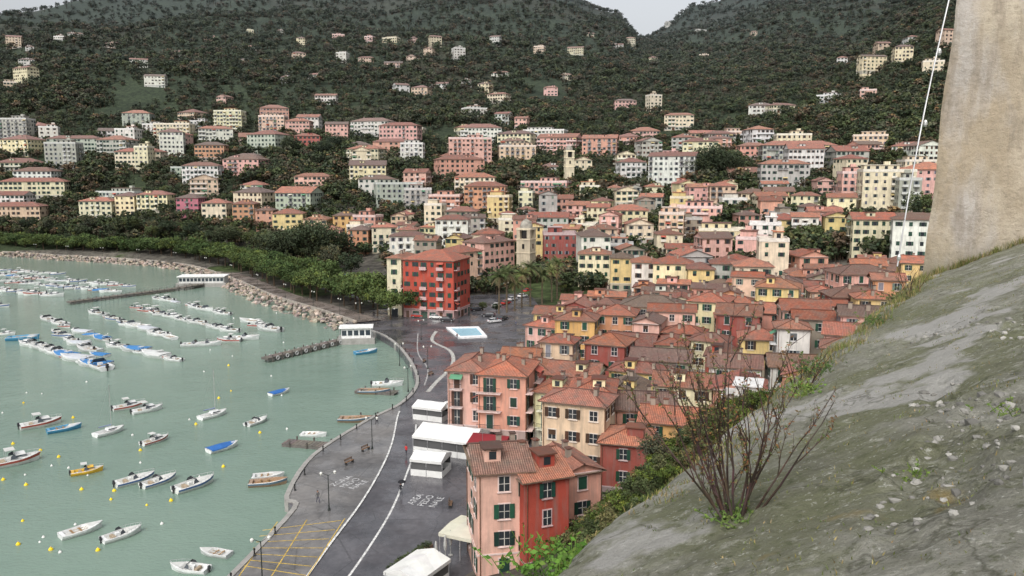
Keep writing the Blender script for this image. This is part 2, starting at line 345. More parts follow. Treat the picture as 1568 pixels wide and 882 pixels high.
def building(name,x,y,z0,yaw,w,d,h,fl,wall,roof='hip',rc=None,sh=GREEN,lod=1,bal=0,slope=.36,ridge=None):
    m=MB(); fh=h/fl; wall=jit(wall,.1); rc=rc or jit(R.choice(ROOF),.18); trim=tuple(min(.7,c*.5+.3) for c in wall)
    S=[((-w/2,-d/2),(1,0),(0,-1),w),((w/2,-d/2),(0,1),(1,0),d),((-w/2,d/2),(0,-1),(-1,0),d),((w/2,d/2),(-1,0),(0,1),w)]
    for (o,r,n,L) in S:
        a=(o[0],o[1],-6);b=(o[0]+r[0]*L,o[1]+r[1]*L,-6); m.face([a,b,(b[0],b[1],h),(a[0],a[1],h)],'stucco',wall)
    style=R.random(); gl=(.025,.03,.035)
    ww=R.uniform(.9,1.15); wh=min(fh*.56,R.uniform(1.35,1.7)); pitch=R.uniform(2.4,3.6)
    for si,(o,r,n,L) in enumerate(S):
        if si==3 and lod<2: continue
        def P(a,z,t): return (o[0]+r[0]*a+n[0]*t,o[1]+r[1]*a+n[1]*t,z)
        def Q(a0,a1,z0_,z1,t,mat,col,thick=0):
            m.face([P(a0,z0_,t),P(a1,z0_,t),P(a1,z1,t),P(a0,z1,t)],mat,col)
            if thick:
                b_=t-thick
                m.face([P(a0,z1,t),P(a1,z1,t),P(a1,z1,b_),P(a0,z1,b_)],mat,col); m.face([P(a0,z0_,b_),P(a1,z0_,b_),P(a1,z0_,t),P(a0,z0_,t)],mat,col)
                m.face([P(a0,z0_,b_),P(a0,z0_,t),P(a0,z1,t),P(a0,z1,b_)],mat,col); m.face([P(a1,z0_,t),P(a1,z0_,b_),P(a1,z1,b_),P(a1,z1,t)],mat,col)
        n_=max(1,int(L/pitch)); st=L/n_
        Q(0,L,h-.35,h-.06,.14,'trim',trim,.14)
        if lod>1 or style>.5: Q(0,L,fh-.1,fh+.1,.07,'trim',trim,.07)
        if style>.6: Q(0,L,0,fh-.11,.03,'stucco',tuple(c*.72 for c in trim))
        balc=[k for k in range(n_) if R.random()<bal]
        for f in range(fl):
            for k in range(n_):
                if R.random()<(.07 if si==0 else .22): continue
                a=(k+.5)*st; zb=f*fh+fh*.3
                if f==0:
                    if R.random()<.45: 
                        dw=R.choice((1.1,1.6,2.2)); dw=min(dw,st*.8)
                        Q(a-dw/2-.12,a+dw/2+.12,.0,2.55,.05,'trim',trim,.05); Q(a-dw/2,a+dw/2,0,2.42,.07,R.choice(('glass','wood')),R.choice((gl,(.1,.05,.03),(.05,.08,.06)))); continue
                zt=zb+wh; op=R.random()
                bk=(k in balc and f>0)
                if bk: zb=f*fh+.1
                if lod>1:
                    Q(a-ww/2-.13,a+ww/2+.13,zb-.12,zt+.13,.05,'trim',trim,.05)
                Q(a-ww/2,a+ww/2,zb,zt,.07,'glass',gl)
                if lod>1:
                    Q(a-.04,a+.04,zb,zt,.1,'paint',(.5,.48,.44),.03); Q(a-ww/2,a+ww/2,(zb+zt)/2-.03,(zb+zt)/2+.03,.105,'paint',(.5,.48,.44),.03)
                    Q(a-ww/2-.2,a+ww/2+.2,zb-.2,zb-.12,.17,'trim',trim,.17)
                s2=jit(sh,.35)
                if op<.6:
                    for sg in (-1,1):
                        c0=a+sg*ww*.76; Q(c0-ww*.24,c0+ww*.24,zb,zt,.12 if lod>1 else .09,'paint',s2,.05 if lod>1 else 0)
                elif op<.86: Q(a-ww/2,a+ww/2,zb+(0 if op<.78 else wh*.45),zt,.115,'paint',s2)
                if bk:
                    bw=ww*1.1 if bal<.6 else st*.5
                    Q(a-bw,a+bw,f*fh-.05,f*fh+.1,1.1,'trim',trim,1.1)
                    if lod>1:
                        Q(a-bw,a+bw,f*fh+1.0,f*fh+1.06,1.08,'metal',(.05,.05,.05),.05)
                        x0=a-bw
                        while x0<=a+bw: Q(x0,x0+.04,f*fh+.1,f*fh+1.0,1.07,'metal',(.05,.05,.05)); x0+=.22
                    else: Q(a-bw,a+bw,f*fh+.1,f*fh+1.0,1.05,'trim' if style>.4 else 'metal',trim if style>.4 else (.2,.2,.2))
                    if R.random()<.15: 
                        cc=R.choice(((.5,.4,.2),(.1,.25,.15),(.55,.52,.45),(.4,.1,.07)))
                        m.face([P(a-bw,f*fh+2.5,.06),P(a+bw,f*fh+2.5,.06),P(a+bw,f*fh+1.9,1.2),P(a-bw,f*fh+1.9,1.2)],'canvas',cc)
        if lod>1 and L>4:
            m.tube(P(.25,-2,.1),P(.25,h-.4,.1),.05,.05,'metal',(.25,.14,.09),5)
    ov=.5 if lod>1 else .55; X=w/2+ov; Yy=d/2+ov; ez=h-.02
    if roof=='flat':
        m.face([(-w/2,-d/2,h-.1),(w/2,-d/2,h-.1),(w/2,d/2,h-.1),(-w/2,d/2,h-.1)],'flat_roof',R.choice(((.25,.2,.17),(.3,.29,.28),(.22,.13,.1))))
        for cx,cy,sx,sy in ((0,-d/2+.1,w+.12,.26),(0,d/2-.1,w+.12,.26),(-w/2+.1,0,.26,d-.36),(w/2-.1,0,.26,d-.36)): m.box((cx,cy,h+.4),(sx,sy,1.0),'trim',trim)
        pw=w*R.uniform(.3,.7); bx=R.uniform(-1,1)*(w-pw)*.35; pd=d*.55
        m.box((bx,d*.12,h+1.3),(pw,pd,2.8),'stucco',wall); m.box((bx,d*.12,h+2.8),(pw+.8,pd+.8,.2),'trim' if R.random()<.5 else 'tile',trim if R.random()<.4 else rc)
        for k in range(max(1,int(pw/3))): m.box((bx-pw/2+(k+.5)*pw/max(1,int(pw/3)),d*.12-pd/2,h+1.4),(1.3,.08,1.7),'glass',gl)
        if lod==1 and R.random()<.5: m.box((bx+pw*.2,d*.15,h+3.6),(2.4,2.4,1.5),'stucco',wall)
        rise=0; along=True
    else:
        along=(w>=d) if ridge is None else (ridge=='x')
        hs=(Yy if along else X); rise=hs*slope; Ll=(X if along else Yy)
        inset=hs*.95 if roof=='hip' else 0; inset=min(inset,Ll-.2)
        def tp(a,b,z): return (a,b,z) if along else (b,a,z) 
        def rf(pts,ed,col=rc):
            e=Vector(ed).normalized(); pv=[Vector(p) for p in pts]; nrm=(pv[1]-pv[0]).cross(pv[2]-pv[0]).normalized()
            if nrm.z<0: pv=pv[::-1]; nrm=-nrm
            s_=nrm.cross(e); ou=R.uniform(0,50)
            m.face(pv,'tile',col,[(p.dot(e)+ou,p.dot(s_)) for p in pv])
        A,B=Ll,hs
        rt=ez+rise
        c=[tp(-A,-B,ez),tp(A,-B,ez),tp(A,B,ez),tp(-A,B,ez)]; r0=tp(-A+inset,0,rt); r1=tp(A-inset,0,rt)
        e1=(1,0,0) if along else (0,1,0); e2=(0,1,0) if along else (1,0,0)
        rf([c[0],c[1],r1,r0],e1); rf([c[3],c[2],r1,r0],e1,tuple(q*.97 for q in rc))
        if roof=='hip': rf([c[1],c[2],r1],e2); rf([c[0],c[3],r0],e2)
        else:
            gA=A-ov; gB=B-ov
            for sg in (-1,1): m.face([tp(sg*gA,-gB,h-.01),tp(sg*gA,gB,h-.01),tp(sg*gA,0,h+gB*slope+.1)],'stucco',wall)
        for i in range(4):
            a,b=c[i],c[(i+1)%4]; dn=.16
            if roof=='hip' or i in (0,2): m.face([(a[0],a[1],ez-dn),(b[0],b[1],ez-dn),b,a],'wood',(.16,.1,.07))
        m.face([(q[0],q[1],ez-.16) for q in c][::-1],'wood',(.2,.15,.11))
        if lod>1:
            cc=tuple(q*1.1 for q in rc); m.tube(Vector(r0)+Vector((0,0,.02)),Vector(r1)+Vector((0,0,.02)),.13,.13,'tile',cc,6)
            if roof=='hip':
                for cn,rr in ((c[0],r0),(c[3],r0),(c[1],r1),(c[2],r1)): m.tube(cn,rr,.11,.11,'tile',cc,5)
    for _ in range(R.choice((1,2,2,3) if lod>1 else (0,1,2))):
        a=R.uniform(-.36,.36)*w; b=R.uniform(-.36,.36)*d
        if roof=='flat': zt=h
        else:
            hs=(Yy if along else X); o_=abs(b if along else a); zt=h+rise*(1-o_/hs)
            if roof=='hip':
                Ll=(X if along else Yy); e=Ll-abs(a if along else b); zt=min(zt,h+rise*min(1,e/hs))
        m.box((a,b,zt+.25),(.55,.7,1.5),'stucco',(.33,.27,.22)); m.box((a,b,zt+1.06),(.75,.9,.1),'tile',rc)
    if roof!='flat' and R.random()<.4:
        a=R.uniform(-.2,.2)*w; b=-.22*d; zt=h+rise*.45; dw=1.8 if lod>1 else 3
        m.box((a,b,zt+.3),(dw,2.2,1.9),'stucco',wall); m.box((a,b,zt+1.33),(dw+.5,2.7,.16),'tile',rc); m.box((a,b-1.1,zt+.55),(.8,.06,.9),'glass',gl)
    if lod>1 and R.random()<.7:
        a=R.uniform(-.3,.3)*w; zt=h+rise*.5; m.tube((a,0,zt-1),(a,0,zt+3.0),.03,.02,'metal',(.3,.3,.3),4)
        for q in range(4): m.box((a,0,zt+2+q*.25),(.9-q*.12,.025,.025),'metal',(.3,.3,.3),yaw=.5)
    o=m.obj(name,(x,y,z0),yaw); rects.append((x,y,math.hypot(w,d)/2,corners(x,y,w,d,yaw),yaw)); return o
def nm(w): return {'red':'red_town_house','dred':'red_town_house','pink':'pink_town_house','mag':'pink_town_house','salmon':'salmon_town_house','cream':'cream_town_house','yellow':'yellow_town_house','paleyel':'yellow_town_house','ochre':'ochre_town_house','orange':'orange_town_house','white':'white_town_house','grey':'grey_town_house','green':'green_town_house','peach':'peach_town_house','stone':'stone_house'}[w]
def BF(u,v,w,d,fl,yaw,wall,roof='hip',sh=GREEN,bal=0,fh=3.1,rc=None,check=False,gap=0,slope=.36,ridge=None,name=None,t0=None):
    h=fl*fh; r=place(u,v,h,t0)
    if r is None: return None
    p,t=r; yw=math.radians(yaw); x=p.x-math.sin(yw)*d/2; y=p.y+math.cos(yw)*d/2
    if check:
        if hit(x,y,w,d,yw,gap): return None
        if x<60 and (inpoly(x,y,bay) or cdist(x,y)<10+max(w,d)*.6): return None
        for q in keep:
            if inpoly(x,y,q) : return None
    return building(name or nm(wall),x,y,p.z-h,yw,w,d,h,fl,WALL[wall],roof,rc,sh,2 if t<235 else 1,bal,slope,ridge=ridge)
keep=[]
# foreground houses
BF(772,722,5.8,9,4,10,'pink','gable',ridge='x')
BF(838,732,5.2,9,4,22,'red','gable',ridge='x')
BF(892,722,5,8,3,22,'salmon','gable',ridge='y',t0=98)
BF(714,568,6.5,12,4,-12,'pink','hip',BROWN,.3)
BF(768,574,8,11,4,-12,'salmon','hip',GREEN,.7)
BF(850,602,7.5,9,3,-22,'paleyel','hip',GREEN,.4)
BF(905,603,6.5,9,4,-10,'paleyel','hip',GREEN,.2,t0=100)
BF(988,628,9,9,3,-8,'salmon','gable')
BF(1045,592,9.5,8,3,-15,'cream','gable',BROWN)
BF(1150,628,9,8,3,-20,'white','flat',GREY,.5)
BF(830,500,9,9,3,-30,'pink','hip')
BF(880,490,9,8,4,-14,'ochre','hip')
BF(942,482,9,9,4,-14,'orange','hip')
BF(997,470,15,11,4,-14,'cream','hip',GREY,rc=lin((120,104,92)))
BF(1083,462,9.5,10,4,-24,'paleyel','hip')
BF(1130,482,9,9,4,-20,'dred','gable')
BF(1190,440,10,9,4,-20,'yellow','hip')
BF(962,528,10,9,3,-20,'pink','gable'); BF(1010,552,11,8,3,-15,'stone','gable'); BF(1190,480,11,9,3,-20,'salmon','gable')
BF(1250,476,13,9,4,-10,'pink','gable'); BF(1320,455,12,9,4,-5,'dred','hip'); BF(1330,420,14,10,4,0,'pink','hip')
# around the square
BF(603,395,5,12,6,-18,'cream','hip',GREEN,.2); BF(655,398,17,14,6,-18,'red','hip',GREEN,.25)
BF(722,385,12,12,5,50,'peach','hip',GREEN,.2); BF(765,370,19,12,5,50,'pink','hip'); 
BF(858,359,14,12,5,0,'dred','flat',GREY); BF(910,389,12,11,4,-8,'cream','hip'); BF(952,395,8,11,4,-8,'yellow','hip'); BF(988,402,9,11,4,-8,'white','hip',BROWN)
BF(1031,404,13,11,4,-10,'paleyel','hip'); BF(1074,412,8,11,4,-10,'yellow','hip'); BF(1112,404,9,11,4,-10,'grey','hip'); BF(1155,408,11,11,4,-10,'cream','hip')
# shore row left
BF(20,316,32,14,4,6,'peach','hip',BROWN); BF(48,278,42,14,4,8,'cream','hip',rc=lin((170,100,78)))
for a in [(145,308,21,'cream'),(190,300,13,'paleyel'),(232,298,20,'paleyel'),(286,303,14,'mag'),(327,311,15,'cream'),(372,312,13,'orange'),(404,322,10,'salmon'),(440,327,17,'yellow'),(482,336,13,'peach'),(525,330,11,'ochre'),(548,352,10,'orange'),(588,348,12,'cream'),(622,352,9,'paleyel'),(505,352,10,'pink')]:
    BF(a[0],a[1],a[2],13,4,R.uniform(-4,8),a[3],'hip',R.choice((GREEN,BROWN)),.15)
BF(720,212,30,16,7,5,'pink','flat',BROWN,.3,name='pink_apartment_block'); BF(630,220,16,14,6,0,'white','flat',GREY,.4,name='white_apartment_block')
BF(478,270,24,12,3,0,'pink'); BF(575,274,22,14,4,0,'white'); BF(640,290,16,14,4,5,'grey','flat',GREY,.5); BF(680,300,18,14,4,-5,'salmon','flat',BROWN,.4); BF(742,285,24,14,5,-5,'orange','hip',BROWN,.5)
BF(210,232,34,14,4,0,'cream','hip'); BF(320,222,22,14,4,4,'orange'); BF(190,198,16,14,5,0,'white','flat')
BF(215,225,10,12,6,0,'cream','flat',GREY,name='cream_apartment_block')
BF(960,322,20,14,4,-10,'paleyel'); BF(1065,318,24,15,4,-15,'pink','flat',GREY,.6,name='pink_apartment_block')
BF(1225,222,44,15,4,-6,'grey','hip',GREY,.7,name='modern_apartment_block'); BF(1306,265,9,13,6,-10,'pink','flat',GREY,.3,name='pink_apartment_block'); BF(1363,262,22,14,7,-12,'cream','flat',GREY,.4,name='cream_apartment_block')
BF(1395,275,9,13,6,-12,'green','flat',GREY,.4,name='green_apartment_block')
BF(262,190,30,14,5,0,'cream','flat',GREY,.5); BF(348,170,24,14,6,0,'paleyel','flat',GREY,.5); BF(415,178,22,14,5,0,'peach','flat',GREY,.4); BF(110,212,40,14,4,0,'green','hip'); BF(15,182,26,14,6,0,'grey','flat',GREY,.5)
BF(455,185,20,14,5,0,'pink','hip'); BF(515,190,18,12,5,5,'pink','gable'); BF(470,208,20,12,4,5,'red','hip')
def campanile(u,v,h,w,yaw,col,name):
    p,t=place(u,v,h); z=p.z-h; m=MB(); m.box((0,0,h*.36),(w,w,h*.78),'stucco',col)
    for zz in (h*.5,h*.75): m.box((0,0,zz),(w+.5,w+.5,.35),'trim',tuple(c*1.2 for c in col))
    for a in (-1,1):
        for b in (-1,1): m.box((a*w*.38,b*w*.38,h*.84),(w*.24,w*.24,h*.17),'stucco',col)
    m.box((0,0,h*.84),(w*.5,w*.5,h*.16),'glass',(.02,.02,.02))
    m.box((0,0,h*.94),(w+.4,w+.4,h*.035),'trim',tuple(c*1.2 for c in col)); 
    m.lathe((0,0,h*.955),[(w*.45,0),(w*.43,w*.2),(w*.33,w*.42),(w*.17,w*.56),(.2,w*.6),(.15,w*.85),(0,w*.9)],'flat_roof',(.3,.28,.24),12)
    for s in (-1,1): m.box((0,s*(w/2+.02),h*.62),(1,.1,2),'glass',(.02,.02,.02)); m.box((s*(w/2+.02),0,h*.62),(.1,1,2),'glass',(.02,.02,.02))
    m.obj(name,(p.x,p.y+w/2,z),math.radians(yaw)); rects.append((p.x,p.y+w/2,w*.8,corners(p.x,p.y+w/2,w,w,0),0))
campanile(806,346,22,6,-25,lin((186,174,152)),'stone_bell_tower'); campanile(872,228,22,5.5,10,WALL['cream'],'church_bell_tower'); BF(893,245,12,22,3,0,'cream','gable',name='church',ridge='y')
keep=[[tuple(G(*p).xy) for p in [(330,925),(525,505),(560,476),(600,478),(700,485),(790,440),(850,440),(862,468),(800,502),(740,530),(700,545),(690,600),(745,660),(720,720),(800,925)]],
      [tuple(G(*p).xy) for p in [(500,425),(590,400),(600,470),(560,470)]]]
woods=[[(375,235),(440,205),(540,215),(545,250),(500,290),(440,290),(370,290)],[(1040,250),(1080,225),(1130,230),(1145,290),(1040,290)],[(765,240),(830,250),(830,300),(775,290)],[(1260,355),(1430,350),(1430,410),(1180,395)],[(595,245),(680,235),(690,265),(600,275)],[(500,285),(560,290),(560,315),(500,310)],[(0,140),(130,120),(180,165),(0,175)],[(1180,175),(1330,170),(1450,120),(1450,215),(1300,215)],[(140,250),(170,250),(150,290),(110,290)],[(540,180),(700,170),(850,175),(850,192),(560,196)],[(1090,335),(1150,330),(1160,350),(1095,360)],[(880,300),(930,295),(930,318),(885,320)]]
def zone(poly,n,hs,ws,cols,roofs,yawf,gap,bal):
    us=[p[0] for p in poly]; vs=[p[1] for p in poly]; k=0
    for _ in range(n):
        u=R.uniform(min(us),max(us)); v=R.uniform(min(vs),max(vs))
        if not inpoly(u,v,poly) or any(inpoly(u,v+12,q) for q in woods): continue
        fl=R.choice(hs); w=R.uniform(*ws); d=R.uniform(ws[0],min(ws[1],ws[0]*1.6))
        rf=R.choice(roofs)
        if BF(u,v,w,d,fl,yawf(u,v),R.choice(cols),rf,R.choice((GREEN,GREEN,BROWN,GREY)),R.choice(bal),R.uniform(2.9,3.3),check=True,gap=gap): k+=1
    return k
old=['pink','salmon','red','dred','cream','yellow','ochre','orange','peach','paleyel','salmon','pink','stone','white','cream']
k1=zone([(830,490),(900,450),(1050,425),(1200,415),(1370,395),(1400,430),(1250,600),(1150,650),(1060,668),(960,672),(900,650),(820,560)],2600,(3,3,3,4),(5.5,11),old,('gable','gable','hip'),lambda u,v:-18+R.uniform(-8,8)+R.choice((0,0,90)),0.2,(0,0,.2))
k2=zone([(520,335),(620,320),(820,285),(1300,275),(1430,330),(1430,410),(1000,395),(830,350),(640,372),(560,350)],1800,(2,3,3,4,5),(8,20),['pink','salmon','cream','paleyel','peach','white','stone','grey','yellow','white','cream'],('gable','hip','hip','gable','flat'),lambda u,v:-8+R.uniform(-14,14)+R.choice((0,90)),2.5,(0,.2,.4))
k3=zone([(0,185),(400,160),(600,190),(860,200),(860,290),(600,290),(400,300),(0,300)],800,(2,3,4,4,5,6),(13,34),['white','cream','peach','white','paleyel','grey','green','cream','pink','white','salmon'],('hip','hip','hip','gable','flat'),lambda u,v:R.uniform(-22,22),6,(0,.3,.5,.7))
k4=zone([(860,205),(1130,190),(1440,215),(1440,300),(860,295)],420,(2,3,4,4,5,6),(12,28),['white','cream','peach','salmon','grey','white','pink'],('hip','hip','gable','flat'),lambda u,v:R.uniform(-25,15),7,(0,.3,.5,.7))
villas=[(212,95),(236,120),(518,57),(522,85),(458,85),(480,118),(460,62),(668,60),(655,78),(634,62),(757,60),(564,60),(596,62),(671,132),(617,134),(740,132),(765,115),(867,118),(730,170),(768,178),(797,185),(760,148),(825,75),(881,77),(1025,38),(1078,88),(1000,92),(1155,52),(1075,50),(1271,150),(1203,165),(1165,165),(1225,152),(1330,142),(1355,70),(1400,60),(1290,92),(1430,98),(1460,50),(45,75),(115,55),(40,95),(15,130),(383,50),(384,75),(372,95),(440,122),(270,83),(90,60),(168,70),(945,72),(965,62),(905,55),(602,100),(560,92),(632,90),(704,78),(498,150),(430,50),(323,62),(1005,150),(958,158),(1040,180),(338,152),(20,60),(30,108),(1340,90),(1385,75)]
for (u,v) in villas:
    BF(u,v-4,R.uniform(9,24),R.uniform(9,13),R.choice((2,2,3,3,4,5)),R.uniform(-30,30),R.choice(['white','white','cream','pink','peach','paleyel','white']),R.choice(('hip','hip','gable','flat')),R.choice((GREEN,BROWN)),.15,check=True,gap=2)
k5=zone([(0,120),(450,100),(900,110),(1100,110),(1450,60),(1450,190),(1100,180),(850,190),(400,165),(0,185)],12,(2,2,3,3),(10,18),['white','cream','pink','peach'],('hip','hip','gable'),lambda u,v:R.uniform(-25,25),8,(0,.2))
print('BUILDINGS',len(rects),k1,k2,k3,k4,k5)
# ---------------------------------------------------------------- trees
def tree(name,H,Rr,kind,ncl,nleaf,ls,col,trunk=True):
    m=MB(); th={'umbrella':.42,'round':.35,'cone':.12,'bush':.08}[kind]*H; rz=(H-th)/2; cz=th+rz
    tr=H*.025+.08; lean=Vector((R.uniform(-.3,.3),R.uniform(-.3,.3),0))
    top=Vector((0,0,th))+lean; m.tube((0,0,-.5),top,tr,tr*.7,'bark',(.09,.065,.045),6); m.tube(top,(lean.x,lean.y,H*.8),tr*.7,tr*.2,'bark',(.09,.065,.045),5)
    for i in range(ncl):
        while True:
            v=Vector((R.uniform(-1,1),R.uniform(-1,1),R.uniform(-1,1)))
            if .25<v.length<1: break
        if kind=='umbrella': v.z=abs(v.z)*1.4-.5
        if kind=='cone': k=(1-(v.z+1)/2*.85); c=Vector((v.x*Rr*k,v.y*Rr*k,cz+v.z*rz))
        else: c=Vector((v.x*Rr,v.y*Rr,cz+v.z*rz*.9))
        if i%4==0 and kind!='cone': m.tube(top,c,tr*.4,tr*.1,'bark',(.08,.06,.04),4)
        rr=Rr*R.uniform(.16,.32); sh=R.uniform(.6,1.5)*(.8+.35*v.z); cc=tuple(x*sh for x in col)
        if R.random()<.15: cc=(cc[0]*1.5,cc[1]*1.3,cc[2])
        for _ in range(nleaf):
            q=c+Vector((R.gauss(0,1),R.gauss(0,1),R.gauss(0,.75)))*rr*.55
            a=Vector((R.uniform(-1,1),R.uniform(-1,1),R.uniform(-.6,.6))).normalized()*ls*R.uniform(.5,1.1); b=a.orthogonal().normalized(); b.rotate(Quaternion(a.normalized(),R.uniform(0,6.28))); b*=ls*R.uniform(.35,.7)
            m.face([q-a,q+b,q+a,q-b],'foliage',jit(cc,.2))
    return m.mesh(name)
GR=(.054,.074,.032); DK=(.04,.056,.031); OL=(.07,.08,.052); BR=(.085,.068,.045)
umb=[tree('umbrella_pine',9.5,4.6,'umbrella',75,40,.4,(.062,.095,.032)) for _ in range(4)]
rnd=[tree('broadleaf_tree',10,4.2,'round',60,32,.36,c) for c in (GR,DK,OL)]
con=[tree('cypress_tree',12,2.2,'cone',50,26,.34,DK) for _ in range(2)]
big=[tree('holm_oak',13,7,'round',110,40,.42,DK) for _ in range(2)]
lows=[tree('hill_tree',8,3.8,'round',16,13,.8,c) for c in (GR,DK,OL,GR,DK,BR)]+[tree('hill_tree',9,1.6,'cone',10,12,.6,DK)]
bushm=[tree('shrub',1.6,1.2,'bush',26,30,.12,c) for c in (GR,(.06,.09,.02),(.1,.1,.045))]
def put(mesh,name,p,s=1,z=None):
    return link(name,mesh,(p[0],p[1],z if z is not None else base_h(p[0],p[1])),R.uniform(0,6.28),(s*R.uniform(.9,1.1),s*R.uniform(.9,1.1),s*R.uniform(.9,1.1)))
acc=0
for i in range(len(far)-1):
    a,b=far[i],far[i+1]; d=b-a; n=Vector((d.y,-d.x)).normalized(); L=d.length
    while acc<L:
        for off in (14.5,23,43):
            if a.x<-420 or (off>40 and (a.x>-95 or R.random()<.4)): continue
            q=a+d*(acc/L)+n*(off+R.uniform(-1.4,1.4))
            if off<40: put(R.choice(umb),'umbrella_pine',q,R.uniform(.85,1.22),1.5)
            else: put(R.choice(rnd),'broadleaf_tree',q,R.uniform(.9,1.35))
        acc+=8.2
    acc-=L
for u,v,s in [(480,412,1.6),(508,405,1.4),(440,405,1.3),(412,398,1.1),(350,380,1),(462,398,1.3),(1090,278,1.6),(1065,282,1.4),(1115,280,1.4),(1078,270,1.2),(445,240,1.1),(515,235,1.1),(498,245,1)]:
    r=place(u,v); put(R.choice(big),'holm_oak',r[0],s)
for u,v,s in [(200,368,1.4),(182,368,1.2),(95,368,1),(125,368,.9),(232,372,1),(260,365,1),(285,372,1),(325,378,1),(1238,388,1.1),(1225,385,1),(1252,385,1),(1300,395,1),(1345,385,1.2),(1330,380,1.1),(1365,375,1),(1120,345,.9),(1130,340,.9),(1290,380,1),(770,262,.9),(800,290,.8),(1405,350,1.5),(1400,370,1.4),(560,262,.8),(415,245,1),(130,270,.8),(510,300,.8),(1000,400,.4),(1000,385,.5),(760,480,.35),(740,478,.35),(715,478,.35)]:
    r=place(u,v); put(R.choice(rnd+con[:1]),'broadleaf_tree',r[0],s)
for u,v,s in [(985,712,.45),(1000,722,.4),(940,745,.35),(905,770,.3),(960,735,.35)]:
    r=place(u,v,0,70)
    if r: put(R.choice(rnd),'garden_tree',r[0],s)
for u,v in [(440,420),(395,415),(138,262),(120,268),(1415,330),(1150,270),(600,225)]:
    r=place(u,v); put(R.choice(con),'cypress_tree',r[0],R.uniform(.7,1))
def palm(H):
    m=MB(); pr=Vector((0,0,-.3)); 
    for i in range(8):
        q=Vector((math.sin(i*.3)*.12,0,H*(i+1)/8)); m.tube(pr,q,.3-.01*i,.29-.012*i,'bark',(.14,.11,.075),7); pr=q
    for k in range(44):
        a=R.uniform(0,6.28); el=R.uniform(-.3,1.25); L=R.uniform(3.2,4.3); p=pr.copy(); d=Vector((math.cos(a)*math.cos(el),math.sin(a)*math.cos(el),math.sin(el))); cc=jit((.1,.125,.05),.3)
        if el<-.05: cc=(.17,.13,.07)
        side=Vector((-math.sin(a),math.cos(a),0))
        for s in range(7):
            q=p+d*L/7; d=(d+Vector((0,0,-.22))).normalized(); w=.65*math.sin((s+1)/8*math.pi)+.1
            for sg in (-1,1):
                for e in (0,.5):
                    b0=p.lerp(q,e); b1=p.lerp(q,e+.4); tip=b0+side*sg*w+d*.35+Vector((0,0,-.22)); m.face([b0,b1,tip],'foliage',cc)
            p=q
    return m.mesh('palm_tree')
pm=[palm(11.5),palm(10)]
for u,v in [(776,480),(788,478),(799,472),(830,466),(845,463),(853,458),(812,470),(764,482),(400,395)]:
    r=place(u,v,0,150); link('palm_tree',R.choice(pm),r[0]+Vector((0,0,.1)),R.uniform(0,6),R.uniform(.95,1.15))
hid=bpy.data.collections.new('woodland_variants')
for i,me_ in enumerate(lows): hid.objects.link(bpy.data.objects.new('hill_tree_variant',me_))
def scatter(name,pts,rot,scl,coll):
    me=bpy.data.meshes.new(name); me.from_pydata(pts,[],[])
    for an,dat in (('rotz',rot),('scl',scl)):
        a=me.attributes.new(an,'FLOAT','POINT'); a.data.foreach_set('value',dat)
    o=link(name,me); g=bpy.data.node_groups.new(name,'GeometryNodeTree')
    g.interface.new_socket('Geometry',in_out='INPUT',socket_type='NodeSocketGeometry'); g.interface.new_socket('Geometry',in_out='OUTPUT',socket_type='NodeSocketGeometry')
    I=g.nodes.new('NodeGroupInput');O=g.nodes.new('NodeGroupOutput');ip=g.nodes.new('GeometryNodeInstanceOnPoints');ci=g.nodes.new('GeometryNodeCollectionInfo')
    ci.inputs['Collection'].default_value=coll; ci.inputs['Separate Children'].default_value=True; ci.inputs['Reset Children'].default_value=True
    ip.inputs['Pick Instance'].default_value=True
    def na(n): 
        x=g.nodes.new('GeometryNodeInputNamedAttribute'); x.data_type='FLOAT'; x.inputs['Name'].default_value=n; return x.outputs['Attribute']
    cx=g.nodes.new('ShaderNodeCombineXYZ'); g.links.new(na('rotz'),cx.inputs[2]); er=g.nodes.new('FunctionNodeEulerToRotation'); g.links.new(cx.outputs[0],er.inputs[0])
    g.links.new(I.outputs[0],ip.inputs['Points']); g.links.new(ci.outputs[0],ip.inputs['Instance']); g.links.new(er.outputs[0],ip.inputs['Rotation']); g.links.new(na('scl'),ip.inputs['Scale']); g.links.new(ip.outputs[0],O.inputs[0])
    md=o.modifiers.new('scatter','NODES'); md.node_group=g; return o
from collections import defaultdict
cell=defaultdict(list)
for r in rects: cell[(int(r[0]//40),int(r[1]//40))].append(r)
def free(x,y,pad=2):
    for i in (-1,0,1):
        for j in (-1,0,1):
            for r in cell.get((int(x//40)+i,int(y//40)+j),()):
                if (r[0]-x)**2+(r[1]-y)**2<(r[2]*.75+pad)**2: return False
    return True
pts=[];rot=[];scl=[]
for _ in range(46000):
    y=math.exp(R.uniform(math.log(300),math.log(2700))); s=R.uniform(-.75,.7); x=s*y
    if x<60 and (inpoly(x,y,bay) or (y<520 and cdist(x,y)<38)): continue
    if y<480 and R.random()<.45: continue
    if y<400 and any(inpoly(x,y,q) for q in keep): continue
    if 600<y<950 and noise.noise(Vector((x*.012,y*.012,5)))<-.38: continue
    if not free(x,y,1.5): continue
    pts.append((x,y,base_h(x,y)-.6)); rot.append(R.uniform(0,6.28)); scl.append(R.uniform(.5,1.05)*(1 if y<900 else 1.4))
for w_ in woods:
    us=[q[0] for q in w_]; vs=[q[1] for q in w_]
    for _ in range(int((max(us)-min(us))*(max(vs)-min(vs))/28)):
        u=R.uniform(min(us),max(us)); v=R.uniform(min(vs),max(vs))
        if not inpoly(u,v,w_): continue
        r=place(u,v)
        if r and free(r[0].x,r[0].y,1): pts.append((r[0].x,r[0].y,r[0].z-.5)); rot.append(R.uniform(0,6)); scl.append(R.uniform(.8,1.5))
scatter('hillside_woodland',pts,rot,scl,hid); print('TREES',len(pts))
